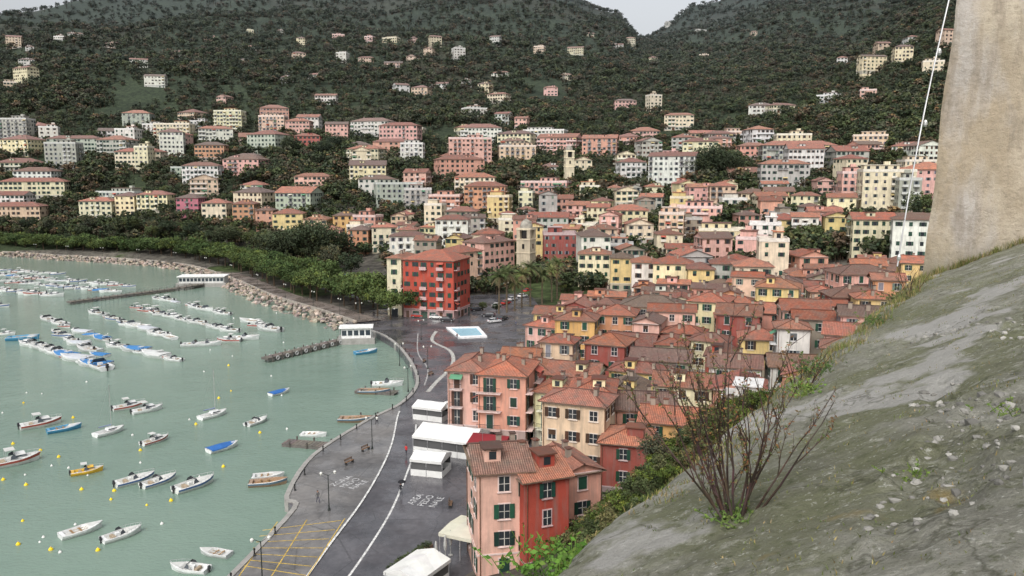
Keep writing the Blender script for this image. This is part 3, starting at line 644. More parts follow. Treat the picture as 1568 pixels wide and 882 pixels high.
hb=bpy.data.collections.new('shrub_variants')
for me_ in bushm: hb.objects.link(bpy.data.objects.new('shrub_variant',me_))
pts=[];rot=[];scl=[]
for _ in range(2200):
    x=R.uniform(5,60); y=R.uniform(45,104)
    if not free(x,y,0): continue
    pts.append((x,y,base_h(x,y)-.2)); rot.append(R.uniform(0,6)); scl.append(R.uniform(.4,1.3))
scatter('garden_shrubs',pts,rot,scl,hb)
# ---------------------------------------------------------------- boats
def boat(kind,L=6.0,hull=(.72,.73,.72),stripe=None,cover=None):
    m=MB(); B=L*.19; st=9; S=[]
    for i in range(st+1):
        t=i/st; x=-L/2+L*t; b=B*(1-.12*(1-t)**2) if t<.45 else B*(1-((t-.45)/.55)**2.2)
        b=max(b,.03); sh=.62+.32*t*t; kz=-.25+.45*max(0,t-.75)*2.2
        S.append([(x,0,kz),(x,b*.72,kz*.3-.02),(x+.12*t,b,sh*.55),(x+.25*t,b*1.06,sh),(x+.25*t,b*.9,sh+.03),(x+.22*t,b*.78,(.2 if t<.62 and kind!='cover' else sh+.02+.06*t))])
    def q(a,b,mat,col):
        for i in range(st):
            for sg in (1,-1):
                P_=[S[i][a],S[i+1][a],S[i+1][b],S[i][b]]; P_=[(p[0],p[1]*sg,p[2]) for p in P_]
                if sg<0: P_=P_[::-1]
                m.face(P_,mat,col)
    q(0,1,'gelcoat',(.06,.09,.12)); q(1,2,'gelcoat',hull); q(2,3,'gelcoat',stripe or hull); q(3,4,'gelcoat',(.6,.6,.58)); q(4,5,'gelcoat',tuple(c*.9 for c in hull))
    for i in range(st):
        a,b=S[i][5],S[i+1][5]; deck=(.55,.55,.52) if kind!='wood' else (.3,.17,.08)
        m.face([(a[0],-a[1],a[2]),(b[0],-b[1],b[2]),(b[0],b[1],b[2]),(a[0],a[1],a[2])],'gelcoat',deck)
    a=S[0]; m.face([(p[0],p[1],p[2]) for p in a[:4]]+[(p[0],-p[1],p[2]) for p in a[3:0:-1]],'gelcoat',hull)
    m.box((-L/2+.35,0,.45),(.5,B*1.7,.35),'gelcoat',hull)
    if kind in('motor','cabin'):
        m.box((-.1*L,0,.5),(.6,B*.5,.75),'gelcoat',hull); m.box((-.22*L,0,.42),(.5,B*1.1,.4),'cloth',(.35,.28,.2))
        x=.06*L
        m.face([(x,-B*.75,.85),(x,B*.75,.85),(x-.35,B*.62,1.4),(x-.35,-B*.62,1.4)],'glass',(.05,.06,.07))
        for s in (1,-1): m.face([(x,s*B*.75,.85),(x-.9,s*B*.85,.8),(x-.8,s*B*.72,1.2),(x-.35,s*B*.62,1.4)],'glass',(.05,.06,.07))
        m.box((-L/2-.18,0,.75),(.35,.4,.55),'gelcoat',(.03,.03,.035),top=.8); m.box((-L/2-.2,0,.2),(.16,.16,.8),'rubber',(.05,.05,.05))
        for s in (1,-1):
            pr=None
            for i in range(5,10):
                p=Vector((S[i][3][0],S[i][3][1]*s*.95,S[i][3][2]+.38)); 
                if pr: m.tube(pr,p,.02,.02,'metal',(.6,.6,.6),4)
                m.tube(p,p-Vector((0,0,.38)),.015,.015,'metal',(.6,.6,.6),4); pr=p
    if kind=='cabin':
        m.box((.12*L,0,1.02),(L*.26,B*1.2,.6),'gelcoat',hull,top=.78); m.box((.12*L,0,1.05),(L*.255,B*1.22,.2),'glass',(.04,.05,.06),top=.93)
        m.box((-.08*L,0,1.95),(L*.2,B*1.2,.07),'canvas',(.5,.5,.48))
        for a in (-1,1):
            for b in (-1,1): m.tube((-.08*L+a*L*.09,b*B*.55,.7),(-.08*L+a*L*.09,b*B*.55,1.93),.025,.025,'metal',(.6,.6,.6),4)
    if kind=='sail':
        m.box((.08*L,0,.95),(L*.34,B*1.05,.4),'gelcoat',hull,top=.8); m.box((.08*L,0,.97),(L*.3,B*1.07,.14),'glass',(.04,.05,.06),top=.95)
        mt=L*1.55; mx=.1*L; m.tube((mx,0,.9),(mx,0,mt),.055,.035,'metal',(.62,.6,.58),6); m.tube((mx,0,1.5),(-L*.36,0,1.55),.05,.04,'metal',(.6,.6,.6),6)
        m.tube((mx-.1,0,1.62),(-L*.34,0,1.67),.13,.09,'canvas',(.2,.25,.38),6)
        for e in ((L*.52,0,.95),(-L*.48,0,.7),(mx,B*.95,.75),(mx,-B*.95,.75)): m.tube((mx,0,mt-.1),e,.012,.012,'metal',(.4,.4,.4),3)
    if kind=='wood' or kind=='row':
        for x in (-.2,.0,.18): m.box((x*L,0,.48),(.28,B*1.62,.05),'wood',(.3,.18,.09))
        for s in (1,-1): m.tube((-.25*L,s*B*.4,.56),(.25*L,s*B*.25,.62),.03,.03,'wood',(.4,.28,.15),4)
    if kind=='cover':
        n=7; cc=cover or (.03,.12,.35)
        for i in range(n):
            t0,t1=i/n,(i+1)/n
            def sec(t):
                x=-L/2+.1+L*.93*t; b=B*1.08*(1 if t<.45 else 1-((t-.45)/.56)**2.2); s_=.66+.3*t*t; rz=.35*math.sin(math.pi*min(1,t*1.05+.1))*(1 if int(t*7)%2 else .85)
                return [(x,-b,s_-.12),(x,-b*.95,s_+.05),(x,-b*.45,s_+rz*.75),(x,0,s_+rz),(x,b*.45,s_+rz*.75),(x,b*.95,s_+.05),(x,b,s_-.12)]
            A_,B_=sec(t0),sec(t1)
            for k in range(6): m.face([A_[k],B_[k],B_[k+1],A_[k+1]],'canvas',cc)
    return m.mesh(kind+'_boat')
BM={'motor':[boat('motor'),boat('motor',hull=(.68,.69,.66),stripe=(.08,.14,.3)),boat('motor',hull=(.6,.61,.6))],'cabin':[boat('cabin'),boat('cabin',hull=(.7,.7,.68),stripe=(.35,.08,.06))],'sail':[boat('sail')],'row':[boat('row'),boat('row',hull=(.55,.56,.55))],
 'bluerow':[boat('row',hull=(.06,.25,.42))],'cover':[boat('cover')],'yellow':[boat('cabin',hull=(.7,.42,.04))],'wood':[boat('wood',hull=(.3,.2,.13),stripe=(.1,.15,.2))],'coverw':[boat('cover',cover=(.5,.51,.5)),boat('cover',cover=(.45,.47,.5)),boat('cover',cover=(.05,.18,.4),hull=(.6,.6,.6))]}
BNAME={'motor':'motorboat','cabin':'cabin_motorboat','sail':'sailing_boat','row':'rowing_boat','bluerow':'blue_rowing_boat','cover':'covered_boat','yellow':'yellow_fishing_boat','wood':'wooden_fishing_boat','coverw':'covered_boat'}
def putboat(u,v,k,L=6,yaw=20):
    p=G(u,v,0); s=L/6; link(BNAME[k],R.choice(BM[k]),(p.x,p.y,R.uniform(-.03,.04)),math.radians(yaw),(s,s*1.18,s*1.1))
for b in [(62,652,'cabin',6.6,40),(98,659,'bluerow',5.5,38),(22,710,'cabin',7,40),(167,664,'sail',5.2,55),(237,677,'cabin',4.8,55),(197,625,'cabin',5.8,38),(225,630,'cabin',5.6,42),(326,638,'sail',5.5,52),(393,648,'motor',4.8,60),(341,688,'cover',5.2,48),
 (133,724,'yellow',4.4,30),(206,738,'motor',5.6,45),(243,740,'motor',5.2,52),(297,746,'motor',6,50),(410,742,'wood',5.4,10),(410,732,'row',4.6,10),(124,816,'row',5,46),(186,822,'motor',4.8,48),(330,850,'row',4,165),(291,874,'motor',4.6,170),(428,603,'cover',4.6,50),(573,602,'wood',6.5,-5),(593,591,'motor',6.5,5),(480,668,'row',4.5,-5),(543,645,'wood',6,-3),(560,541,'bluerow',6,30),(35,520,'bluerow',8,15)]: putboat(*b)
def row(a,b,n,L=6.2,yaw=12):
    for i in range(n):
        t=(i+R.uniform(-.3,.3))/max(1,n-1); u=a[0]+(b[0]-a[0])*t; v=a[1]+(b[1]-a[1])*t+R.uniform(-1,1)
        putboat(u,v,R.choice(['motor','motor','cabin','cabin','coverw','motor','row']),L*R.uniform(.6,1.12),yaw+R.uniform(-16,16)+R.choice((0,0,0,180)))
row((50,530),(160,566),13,8,155); row((75,492),(165,524),8,7,155); row((180,532),(262,552),7,7.5,155); row((150,482),(262,520),10,7,155); row((210,474),(350,508),12,7,155); row((292,532),(375,520),4,7)
row((240,458),(345,482),8,6.5,155); row((385,496),(415,508),3,8,155); row((0,423),(200,440),24,6.5); row((0,432),(180,448),22,6.5); row((0,446),(80,454),10,7); row((0,415),(90,421),12,6.5); row((0,468),(8,510),2,8); row((85,510),(150,545),7,7,155)
def buoy(col):
    m=MB(); m.lathe((0,0,0),[(0,-.2),(.2,-.15),(.3,.02),(.24,.2),(.1,.32),(.06,.42),(.09,.46),(0,.5)],'gelcoat',col,10); m.lathe((0,0,.42),[(.05,0),(.1,.03),(.05,.08)],'metal',(.3,.3,.3),8); return m.mesh('mooring_buoy')
by=buoy((.75,.55,.02)); bw=buoy((.65,.65,.62))
for u,v in [(28,834),(78,842),(175,752),(40,743),(20,680),(262,767),(342,715),(335,610),(398,663),(300,650),(150,843),(125,750),(90,700),(112,640),(5,735),(350,560),(215,690),(62,690)]: link('mooring_buoy',by,G(u,v,0),0,1.0)
for _ in range(55):
    u=R.uniform(0,560); v=R.uniform(470,860); p=G(u,v,0)
    if inpoly(p.x,p.y,bay) and cdist(p.x,p.y)>4: link('mooring_buoy',bw if R.random()<.8 else by,p,0,R.uniform(.55,.8))
def pier(name,a,b,w,z,tyres=False,rail=False):
    A=G(*a,z).xy;B=G(*b,z).xy; d=B-A; L=d.length; yw=math.atan2(d.y,d.x); m=MB(); 
    m.box((L/2,0,z-.25),(L,w,.5),'wood',(.13,.12,.11),bottom=True)
    x=0
    while x<L:
        m.box((x+.2,0,z+.02),(.5,w+.1,.05),'wood',jit((.16,.14,.12),.2)); x+=.62 if L<60 else 2
    x=1.5
    while x<L:
        for s in (-1,1):
            m.tube((x,s*(w/2+.05),-3),(x,s*(w/2+.05),z+.6),.16,.16,'wood',(.1,.09,.08),6,True)
            if tyres:
                for k in range(8):
                    t0,t1=k*math.pi/4,(k+1)*math.pi/4; m.tube((x+1.5+.45*math.cos(t0),s*(w/2+.2),z-.35+.45*math.sin(t0)),(x+1.5+.45*math.cos(t1),s*(w/2+.2),z-.35+.45*math.sin(t1)),.14,.14,'rubber',(.45,.45,.44),5)
        x+=3.2
    if rail:
        for s in (-1,1):
            m.tube((0,s*w*.45,z+1),(L,s*w*.45,z+1),.03,.03,'metal',(.4,.4,.4),4); x=0
            while x<L: m.tube((x,s*w*.45,z),(x,s*w*.45,z+1),.03,.03,'metal',(.4,.4,.4),4); x+=2
    m.obj(name,(A.x,A.y,0),yw)
pier('wooden_jetty',(405,548),(532,517),2.4,1.2,True); pier('long_jetty',(105,462),(278,440),3,1,False,True); pier('long_jetty',(275,440),(345,428),4,1.3,False,True)
pier('floating_raft',(437,676),(512,682),2.6,.5); pier('floating_raft',(546,597),(606,600),2.4,.5); pier('floating_raft',(540,640),(580,638),2.4,.4)
def hut(name,u,v,w,d,h,yaw,col):
    p=G(u,v,1.5); m=MB(); m.box((0,0,h/2),(w,d,h),'paint',col); m.box((0,0,h+.15),(w+1.2,d+1.2,.3),'trim',(.7,.7,.68)); 
    n=int(w/1.5)
    for i in range(n):
        x=-w/2+(i+.5)*w/n; m.box((x,-d/2-.02,h*.55),(w/n*.75,.1,h*.5),'glass',(.03,.04,.05))
    m.box((-w/2-.02,0,h*.5),(.1,d*.7,h*.6),'glass',(.03,.04,.05))
    for a in (-1,1): m.tube((a*(w/2+.4),-d/2-.4,0),(a*(w/2+.4),-d/2-.4,h),.06,.06,'metal',(.5,.5,.5),6)
    m.box((0,0,-.9),(w+2,d+2,1.9),'trim',(.3,.29,.27)); m.obj(name,p,math.radians(yaw))
hut('white_pier_kiosk',546,516,8,4,2.8,8,(.7,.7,.68)); hut('white_pier_pavilion',312,432,18,7,2.6,5,(.6,.6,.58))
# ---------------------------------------------------------------- marquees and awnings
def marquee(name,u,v,w,d,h,yaw,col,ridge=True,walls=True,z=1.5):
    p=G(u,v,z); m=MB(); n=max(2,int(w/2.2)); top=h+d*.18 if ridge else h+.25; wl=(.62,.62,.6)
    for i in range(n+1):
        x=-w/2+w*i/n
        for s in (-1,1): m.tube((x,s*d/2,0),(x,s*d/2,h),.05,.05,'metal',(.6,.6,.6),6)
    for i in range(n):
        x0,x1=-w/2+w*i/n,-w/2+w*(i+1)/n; sag=.12
        xm=(x0+x1)/2
        for s in (-1,1):
            for (xa,xb,za,zb) in ((x0,xm,0,-sag),(xm,x1,-sag,0)):
                q=[(xa,s*(d/2+.3),h),(xb,s*(d/2+.3),h),(xb,0,top+zb),(xa,0,top+za)]
                m.face(q if s<0 else q[::-1],'canvas',jit(col,.04))
            q=[(x0,s*(d/2+.3),h-.4),(x1,s*(d/2+.3),h-.4),(x1,s*(d/2+.3),h),(x0,s*(d/2+.3),h)]; m.face(q,'canvas',tuple(c*.9 for c in col))
            if walls:
                m.face([(x0,s*d/2,0),(x1,s*d/2,0),(x1,s*d/2,1),(x0,s*d/2,1)],'canvas',wl); m.face([(x0+.1,s*d/2,1),(x1-.1,s*d/2,1),(x1-.1,s*d/2,h-.4),(x0+.1,s*d/2,h-.4)],'glass',(.08,.08,.08))
    for s in (-1,1):
        m.face([(s*w/2,-d/2-.3,h),(s*w/2,d/2+.3,h),(s*w/2,0,top)],'canvas',col); m.face([(s*w/2,-d/2-.3,h-.4),(s*w/2,d/2+.3,h-.4),(s*w/2,d/2+.3,h),(s*w/2,-d/2-.3,h)],'canvas',tuple(c*.9 for c in col))
        if walls: m.face([(s*w/2,-d/2,0),(s*w/2,d/2,0),(s*w/2,d/2,1),(s*w/2,-d/2,1)],'canvas',wl)
    m.obj(name,p,math.radians(yaw))
WH=(.66,.66,.64)
marquee('restaurant_marquee',692,688,10.5,7,2.8,-22,WH); marquee('restaurant_marquee',662,640,6,4,2.5,-22,WH); marquee('white_gazebo',660,723,5,4,2.6,-15,WH); 
marquee('red_restaurant_awning',752,706,6,5,3.4,-20,(.2,.02,.025),True,False); marquee('cream_terrace_awning',735,848,8,5,3,-25,(.6,.58,.47),False,False); marquee('white_terrace_awning',640,900,6,4,2.6,60,WH,True,True)
marquee('restaurant_awning',700,640,5,3,2.6,-22,WH,False,False); marquee('restaurant_awning',740,652,4,2.5,2.6,-15,(.7,.62,.5),False,False); marquee('restaurant_awning',775,668,4,2.5,2.6,-15,WH,False,False)
fp=[G(*p,1.5) for p in [(683,503),(733,502),(746,517),(702,519)]]; c=sum(fp,Vector())/4
m=MB(); 
for i in range(4):
    a,b=fp[i],fp[(i+1)%4]; ai,bi=a.lerp(c,.22),b.lerp(c,.22); up=Vector((0,0,.45))
    m.face([a,b,b+up,a+up],'trim',(.7,.7,.7)); m.face([a+up,b+up,bi+up,ai+up],'trim',(.75,.75,.75)); m.face([bi,ai,ai+up,bi+up],'trim',(.7,.7,.7))
m.face([p.lerp(c,.22)+Vector((0,0,.3)) for p in fp],'gelcoat',(.3,.52,.62)); m.obj('square_fountain')
# ---------------------------------------------------------------- street furniture, cars
def lamp():
    m=MB(); m.lathe((0,0,0),[(.2,0),(.2,.15),(.11,.5),(.07,.9),(.055,5)],'metal',(.05,.06,.055),8); m.tube((0,0,4.9),(.9,0,5.4),.04,.03,'metal',(.05,.06,.055),6); m.tube((0,0,4.9),(-.9,0,5.4),.04,.03,'metal',(.05,.06,.055),6)
    for s in (-1,1): m.lathe((s*.9,0,5.05),[(0,0),(.15,.02),(.22,.3),(.1,.42),(0,.46)],'gelcoat',(.6,.6,.55),8)
    return m.mesh('street_lamp')
lm=lamp()
for u,v in [(504,782),(570,688),(402,895),(625,600),(612,560),(645,520),(600,500),(550,490),(700,470),(775,455),(690,610),(655,565)]: link('street_lamp',lm,G(u,v,1.55),R.uniform(-.5,1))
for i in range(3,len(far)-8,3):
    a,b=far[i],far[i+1]; d=(b-a).normalized(); q=a+Vector((d.y,-d.x))*5.5; link('street_lamp',lm,(q.x,q.y,1.75),math.atan2(d.y,d.x))
def car(col):
    m=MB(); prof_=[(-2.05,.35),(-2.1,.75),(-1.95,.95),(-1.2,.98),(1.0,.93),(1.75,.82),(2.05,.62),(2.08,.35)]
    for s in (1,-1): m.face([(x,s*.82,z) for x,z in prof_][::s],'gelcoat',col)
    for (x0,z0),(x1,z1) in zip(prof_,prof_[1:]): m.face([(x0,-.82,z0),(x1,-.82,z1),(x1,.82,z1),(x0,.82,z0)],'gelcoat',col)
    cab=[(-1.85,.95),(-1.45,1.42),(.25,1.45),(.98,.93)]
    for (x0,z0),(x1,z1),mt in ((cab[0],cab[1],'glass'),(cab[1],cab[2],'gelcoat'),(cab[2],cab[3],'glass')):
        k=lambda z:.8-(z-.95)*.32
        m.face([(x0,-k(z0),z0),(x1,-k(z1),z1),(x1,k(z1),z1),(x0,k(z0),z0)],mt,col if mt=='gelcoat' else (.03,.035,.04))
    for s in (1,-1):
        m.face([(x,s*(.8-(z-.95)*.32),z) for x,z in cab],'glass',(.03,.035,.04)); m.tube((-.45,s*.81,.95),(-.45,s*.66,1.43),.05,.05,'gelcoat',col,4)
        for x in (-1.3,1.3):
            m.tube((x,s*.62,.32),(x,s*.86,.32),.32,.32,'rubber',(.02,.02,.02),12,True); m.tube((x,s*.86,.32),(x,s*.87,.32),.18,.17,'metal',(.5,.5,.5),10,True)
        m.box((2.05,s*.6,.66),(.1,.35,.14),'glass',(.6,.6,.6)); m.box((-2.08,s*.65,.75),(.08,.25,.16),'gelcoat',(.4,.02,.02))
    m.box((0,0,.3),(4.1,1.6,.25),'rubber',(.02,.02,.02)); return m.mesh('parked_car')
cars=[car(c) for c in ((.6,.6,.6),(.25,.26,.27),(.03,.03,.035),(.4,.04,.03),(.05,.1,.25),(.7,.7,.68))]
for u,v,a in [(748,485,170),(760,470,60),(757,494,30),(775,466,60),(685,492,-5),(668,488,-8),(572,432,30),(560,430,30),(548,427,30),(575,415,30),(560,412,30),(547,410,30),(535,408,30),(575,424,30),(533,425,30),(710,462,70),(640,486,-12),(785,460,60),(770,490,60),(730,476,20),(800,455,55),(808,447,55)]:
    link('parked_car',R.choice(cars),G(u,v,1.51),math.radians(a+R.uniform(-5,5)))
for i in range(5,len(far)-10,1):
    a,b=far[i],far[i+1]; d=(b-a).normalized(); q=a+Vector((d.y,-d.x))*(33); link('parked_car',R.choice(cars),(q.x,q.y,1.7),math.atan2(d.y,d.x))
quay_poly('parking_area_asphalt',[G(*p).xy for p in [(525,445),(515,400),(600,385),(620,480)]],1.48,.5,'asphalt',(.13,.1,.095))
def bench():
    m=MB()
    for y in (-.15,0,.15): m.box((0,y,.45),(1.8,.11,.04),'wood',(.2,.12,.07))
    for z in (.65,.82): m.box((0,.24,z),(1.8,.03,.12),'wood',(.2,.12,.07))
    for x in (-.75,.75): m.box((x,0,.22),(.06,.45,.44),'metal',(.05,.05,.05)); m.box((x,.22,.66),(.06,.04,.45),'metal',(.05,.05,.05))
    return m.mesh('park_bench')
bn=bench()
for u,v,a in [(660,575,60),(650,555,80),(560,690,60),(535,710,60),(700,560,30),(720,555,20),(690,775,90)]: link('park_bench',bn,G(u,v,1.62 if u<570 else 1.5),math.radians(a))
m=MB(); m.lathe((0,0,0),[(.16,0),(.16,.1),(.1,.2),(.09,.7),(.14,.75),(.12,.9),(0,.93)],'metal',(.04,.04,.04),8); bo=m.mesh('mooring_bollard')
for i in range(0,9):
    a,b=coast[i],coast[i+1]; d=(b-a).normalized(); n=Vector((d.y,-d.x))
    for k in range(int((b-a).length/6)): q=a+d*(k*6+2)+n*.9; link('mooring_bollard',bo,(q.x,q.y,1.72))
m=MB()
m.lathe((0,0,0),[(.25,0),(.25,.06),(.04,.1),(.035,1.0),(.12,1.1),(.2,1.6),(.09,2.6),(0,2.75)],'canvas',(.4,.4,.38),8); um=m.mesh('closed_parasol')
for u,v in [(668,868),(682,858),(672,885),(730,885),(745,878),(690,850)]: link('closed_parasol',um,G(u,v,1.5),0,1.15)
m=MB()
for i in range(9): m.box((i*.9,0,.3),(.8,.5,.6),'trim',(.3,.2,.15)); 
m.obj('planter_row',G(600,880,1.5),math.radians(60)); 
for i in range(7):
    p=G(600,880,1.5)+Vector((math.cos(1.05)*i*1.1,math.sin(1.05)*i*1.1,.4)); link('planter_shrub',bushm[0],p,i,.55)
# people
def person(name,u,v,yaw,jacket,trouser,umb_col=None,z=1.5):
    p=G(u,v,z); root=bpy.data.objects.new(name,None); sc.collection.objects.link(root); root.location=p; root.rotation_euler=(0,0,math.radians(yaw))
    J={'pel':(0,0,.95,.14),'sp':(0,0,1.15,.13),'ch':(0,0,1.36,.165),'ne':(0,0,1.5,.06),'shl':(.18,0,1.42,.07),'ell':(.24,-.05,1.15,.05),'hal':(.2,-.22,1.02 if not umb_col else 1.2,.035),'shr':(-.18,0,1.42,.07),'elr':(-.25,.06,1.14,.05),'har':(-.22,.14,.9,.035),
       'hil':(.09,0,.9,.1),'knl':(.1,-.16,.52,.07),'anl':(.1,-.2,.1,.045),'tol':(.1,-.34,.04,.04),'hir':(-.09,0,.9,.1),'knr':(-.1,.08,.5,.07),'anr':(-.1,.26,.12,.045),'tor':(-.1,.16,.04,.04)}
    E=[('pel','sp'),('sp','ch'),('ch','ne'),('ch','shl'),('shl','ell'),('ell','hal'),('ch','shr'),('shr','elr'),('elr','har'),('pel','hil'),('hil','knl'),('knl','anl'),('anl','tol'),('pel','hir'),('hir','knr'),('knr','anr'),('anr','tor')]
    ks=list(J); me=bpy.data.meshes.new('body'); me.from_pydata([J[k][:3] for k in ks],[(ks.index(a),ks.index(b)) for a,b in E],[])
    o=link('body',me,parent=root); md=o.modifiers.new('skin','SKIN')
    for i,k in enumerate(ks): me.skin_vertices[0].data[i].radius=(J[k][3],J[k][3]*.85); me.skin_vertices[0].data[i].use_root=(i==0)
    s=o.modifiers.new('sub','SUBSURF'); s.levels=1; s.render_levels=2
    mm,nt,b=newmat('clothing'); tc=N(nt,'ShaderNodeTexCoord'); sx=N(nt,'ShaderNodeSeparateXYZ'); nt.links.new(tc.outputs['Object'],sx.inputs[0])
    g=N(nt,'ShaderNodeMath',operation='GREATER_THAN'); nt.links.new(sx.outputs[2],g.inputs[0]); g.inputs[1].default_value=.88
    nt.links.new(mixc(nt,g.outputs[0],trouser,jacket),b.inputs['Base Color']); b.inputs['Roughness'].default_value=.85; me.materials.append(mm)
    m=MB(); m.lathe((0,0,1.5),[(.05,0),(.075,.04),(.098,.12),(.1,.17),(.09,.23),(.05,.27),(0,.28)],'cloth',(.45,.26,.19),10); m.box((0,-.1,1.63),(.025,.04,.04),'cloth',(.45,.26,.19))
    for s_ in (-1,1): m.box((s_*.035,-.088,1.66),(.02,.02,.012),'cloth',(.02,.02,.02)); m.box((s_*.1,0,1.64),(.02,.04,.06),'cloth',(.45,.26,.19))
    m.lathe((0,.015,1.64),[(.108,0),(.112,.05),(.1,.11),(.06,.15),(0,.16)],'cloth',(.04,.025,.02),10)
    link('head',m.mesh('head'),parent=root)
    if umb_col:
        m=MB(); m.tube((.2,-.22,1.15),(.12,-.15,2.25),.012,.01,'metal',(.1,.1,.1),5)
        m.lathe((.12,-.15,1.95),[(.6,0),(.5,.12),(.3,.23),(.1,.29),(0,.31)],'cloth',umb_col,8); link('umbrella',m.mesh('umbrella'),parent=root)
person('pedestrian_with_umbrella',614,758,20,(.02,.02,.025),(.02,.02,.03),(.015,.015,.018)); person('pedestrian',622,697,160,(.45,.03,.03),(.02,.02,.03))
person('pedestrian',577,650,90,(.05,.06,.1),(.03,.03,.04)); person('pedestrian',487,770,40,(.1,.1,.1),(.04,.04,.07),z=1.6)
person('pedestrian',700,520,0,(.1,.05,.05),(.04,.04,.07)); person('pedestrian',790,500,0,(.05,.06,.1),(.04,.04,.07))
# ---------------------------------------------------------------- castle rampart
A0=Vector((.306,3.77)); ed=Vector((.552,.834)).normalized(); ac=Vector((ed.y,-ed.x))
def rubble(a,b): return noise.noise(Vector((a*.8+3,b*1.6,2)))*.6+(b-1.15)*.3-max(0,a-3)*.04
def rz(a,b):
    q=Vector((a*1.0,b*1.0,0))
    z=-1.84+.45*b+a*.006; z+=noise.fractal(q*.7,1,2,5)*.05+noise.fractal(q*4,1,2,4)*.016+noise.fractal(q*13,1,2,3)*.006
    n=rubble(a,b)
    if n>.12: z-=min(.05,(n-.12)*.4); z+=max(0,noise.noise(Vector((a*9,b*9,1))))*.06
    e=.1+noise.noise(Vector((a*1.3,0,4)))*.08
    if b<e: z-=((e-b)**2)*1.6
    return z
aa=[]; x=-4
while x<13.2: aa.append(x); x+=.028 if x<4 else .06
bb=[-.27+i*.03 for i in range(112)]+[3.12+i*.2 for i in range(30)]
m_v=[];
for a in aa:
    for b in bb:
        wob=noise.noise(Vector((a*.9,7,0)))*.14+noise.noise(Vector((a*4,3,0)))*.03 if b<.6 else 0
        p=A0+ed*a+ac*(b+wob*(1-max(0,b)/.6)); m_v.append((p.x,p.y,CH+rz(a,b)))
nb=len(bb); fs=[(i*nb+j,i*nb+j+1,(i+1)*nb+j+1,(i+1)*nb+j) for i in range(len(aa)-1) for j in range(nb-1)]
k0=len(m_v)
for i in range(len(aa)): v=m_v[i*nb]; m_v.append((v[0]-.5*ac.x,v[1]-.5*ac.y,CH-26))
fs+=[(i*nb,(i+1)*nb,k0+i+1,k0+i) for i in range(len(aa)-1)]
me=bpy.data.meshes.new('castle_rampart'); me.from_pydata(m_v,[],fs); me.polygons.foreach_set('use_smooth',[True]*len(fs))
m,nt,b=newmat('rampart_stone'); p=pos(nt)
c=mixc(nt,mapr(nt,noisen(nt,1.1,7,p,.7),.38,.62,0,1),(.18,.178,.145),(.3,.295,.25))
c=mixc(nt,mapr(nt,noisen(nt,.6,7,p,.72),.44,.58,0,.8),c,(.14,.148,.08))
c=mixc(nt,mapr(nt,noisen(nt,3,7,p,.8),.5,.68,0,.6),c,(.11,.105,.08))
c=mixc(nt,mapr(nt,noisen(nt,7,6,p,.8),.55,.66,0,.6),c,(.43,.425,.37))
c=mixc(nt,mapr(nt,noisen(nt,16,5,p,.75),.54,.64,0,.65),c,(.075,.085,.038))
c=mixc(nt,mapr(nt,noisen(nt,30,3,p,.7),.6,.68,0,.6),c,(.48,.48,.43))
c=mixc(nt,mapr(nt,noisen(nt,.75,6,mulv(nt,p,(1,1,1.3)),.55),.585,.62,0,.75),c,(.39,.38,.365))
vo=N(nt,'ShaderNodeTexVoronoi',feature='DISTANCE_TO_EDGE'); vo.inputs['Scale'].default_value=.9
nz=N(nt,'ShaderNodeTexNoise'); nz.inputs['Scale'].default_value=3.5; nz.inputs['Detail'].default_value=6; nt.links.new(p,nz.inputs['Vector']); nt.links.new(mixc(nt,.45,p,nz.outputs['Color']),vo.inputs['Vector'])
c=mixc(nt,mapr(nt,vo.outputs[0],0,.01,.6,0),c,(.05,.05,.03))
c=mixc(nt,mapr(nt,noisen(nt,.9,6,p),.66,.71,0,.5),c,(.3,.2,.05))
nt.links.new(c,b.inputs['Base Color']); b.inputs['Roughness'].default_value=.9; b.inputs['Specular IOR Level'].default_value=.2
s1=N(nt,'ShaderNodeMath',operation='MULTIPLY_ADD'); nt.links.new(noisen(nt,22,7,p,.75),s1.inputs[0]); s1.inputs[1].default_value=.6; nt.links.new(noisen(nt,5,7,p,.75),s1.inputs[2])
bump(nt,b,s1.outputs[0],.05); me.materials.append(m); link('castle_rampart',me)
m=MB()
for _ in range(1900):
    a=R.uniform(-2.2,5.5); b=R.uniform(.8,2.9); 
    if rubble(a,b)<.14: continue
    q=A0+ed*a+ac*b; s=R.uniform(.006,.028)*(1.5 if R.random()<.1 else 1); c0=len(m.C); rock(m,(q.x,q.y,CH+rz(a,b)),s)
    g=R.uniform(.14,.38); 
    for i in range(c0,len(m.C)): m.C[i]=(m.C[i][0],(g,g*.97,g*.88))
m.obj('rampart_rubble')
# tower wall
B0=Vector((7.0,13.9)); d1=Vector((.96,-.27)).normalized(); d2=Vector((.552,.834)).normalized()
def tp(k,s,z):
    ins=.074*(z+1.8); 
    q=B0+(d1 if k==0 else d2)*s+Vector((ins,ins*.5))
    nn=noise.fractal(Vector((q.x*.9,q.y*.9,z*.9)),1,2,5)*.06; nr=Vector((d1.y,-d1.x)) if k==0 else Vector((-d2.y,d2.x))
    if s<.01: q=q+Vector((nn,nn))*.9
    else: q=q+nr*nn
    return (q.x,q.y,CH+z)
V=[];fs=[]
for k in (0,1):
    ns=60 if k==0 else 14; nz_=110; o0=len(V); W_=6 if k==0 else 7
    for i in range(ns+1):
        for j in range(nz_+1): V.append(tp(k,W_*i/ns,-4+16*j/nz_))
    for i in range(ns):
        for j in range(nz_): a=o0+i*(nz_+1)+j; fs.append((a,a+nz_+1,a+nz_+2,a+1))
me=bpy.data.meshes.new('castle_tower'); me.from_pydata(V,[],fs); me.polygons.foreach_set('use_smooth',[True]*len(fs))
m,nt,b=newmat('tower_plaster'); p=pos(nt)
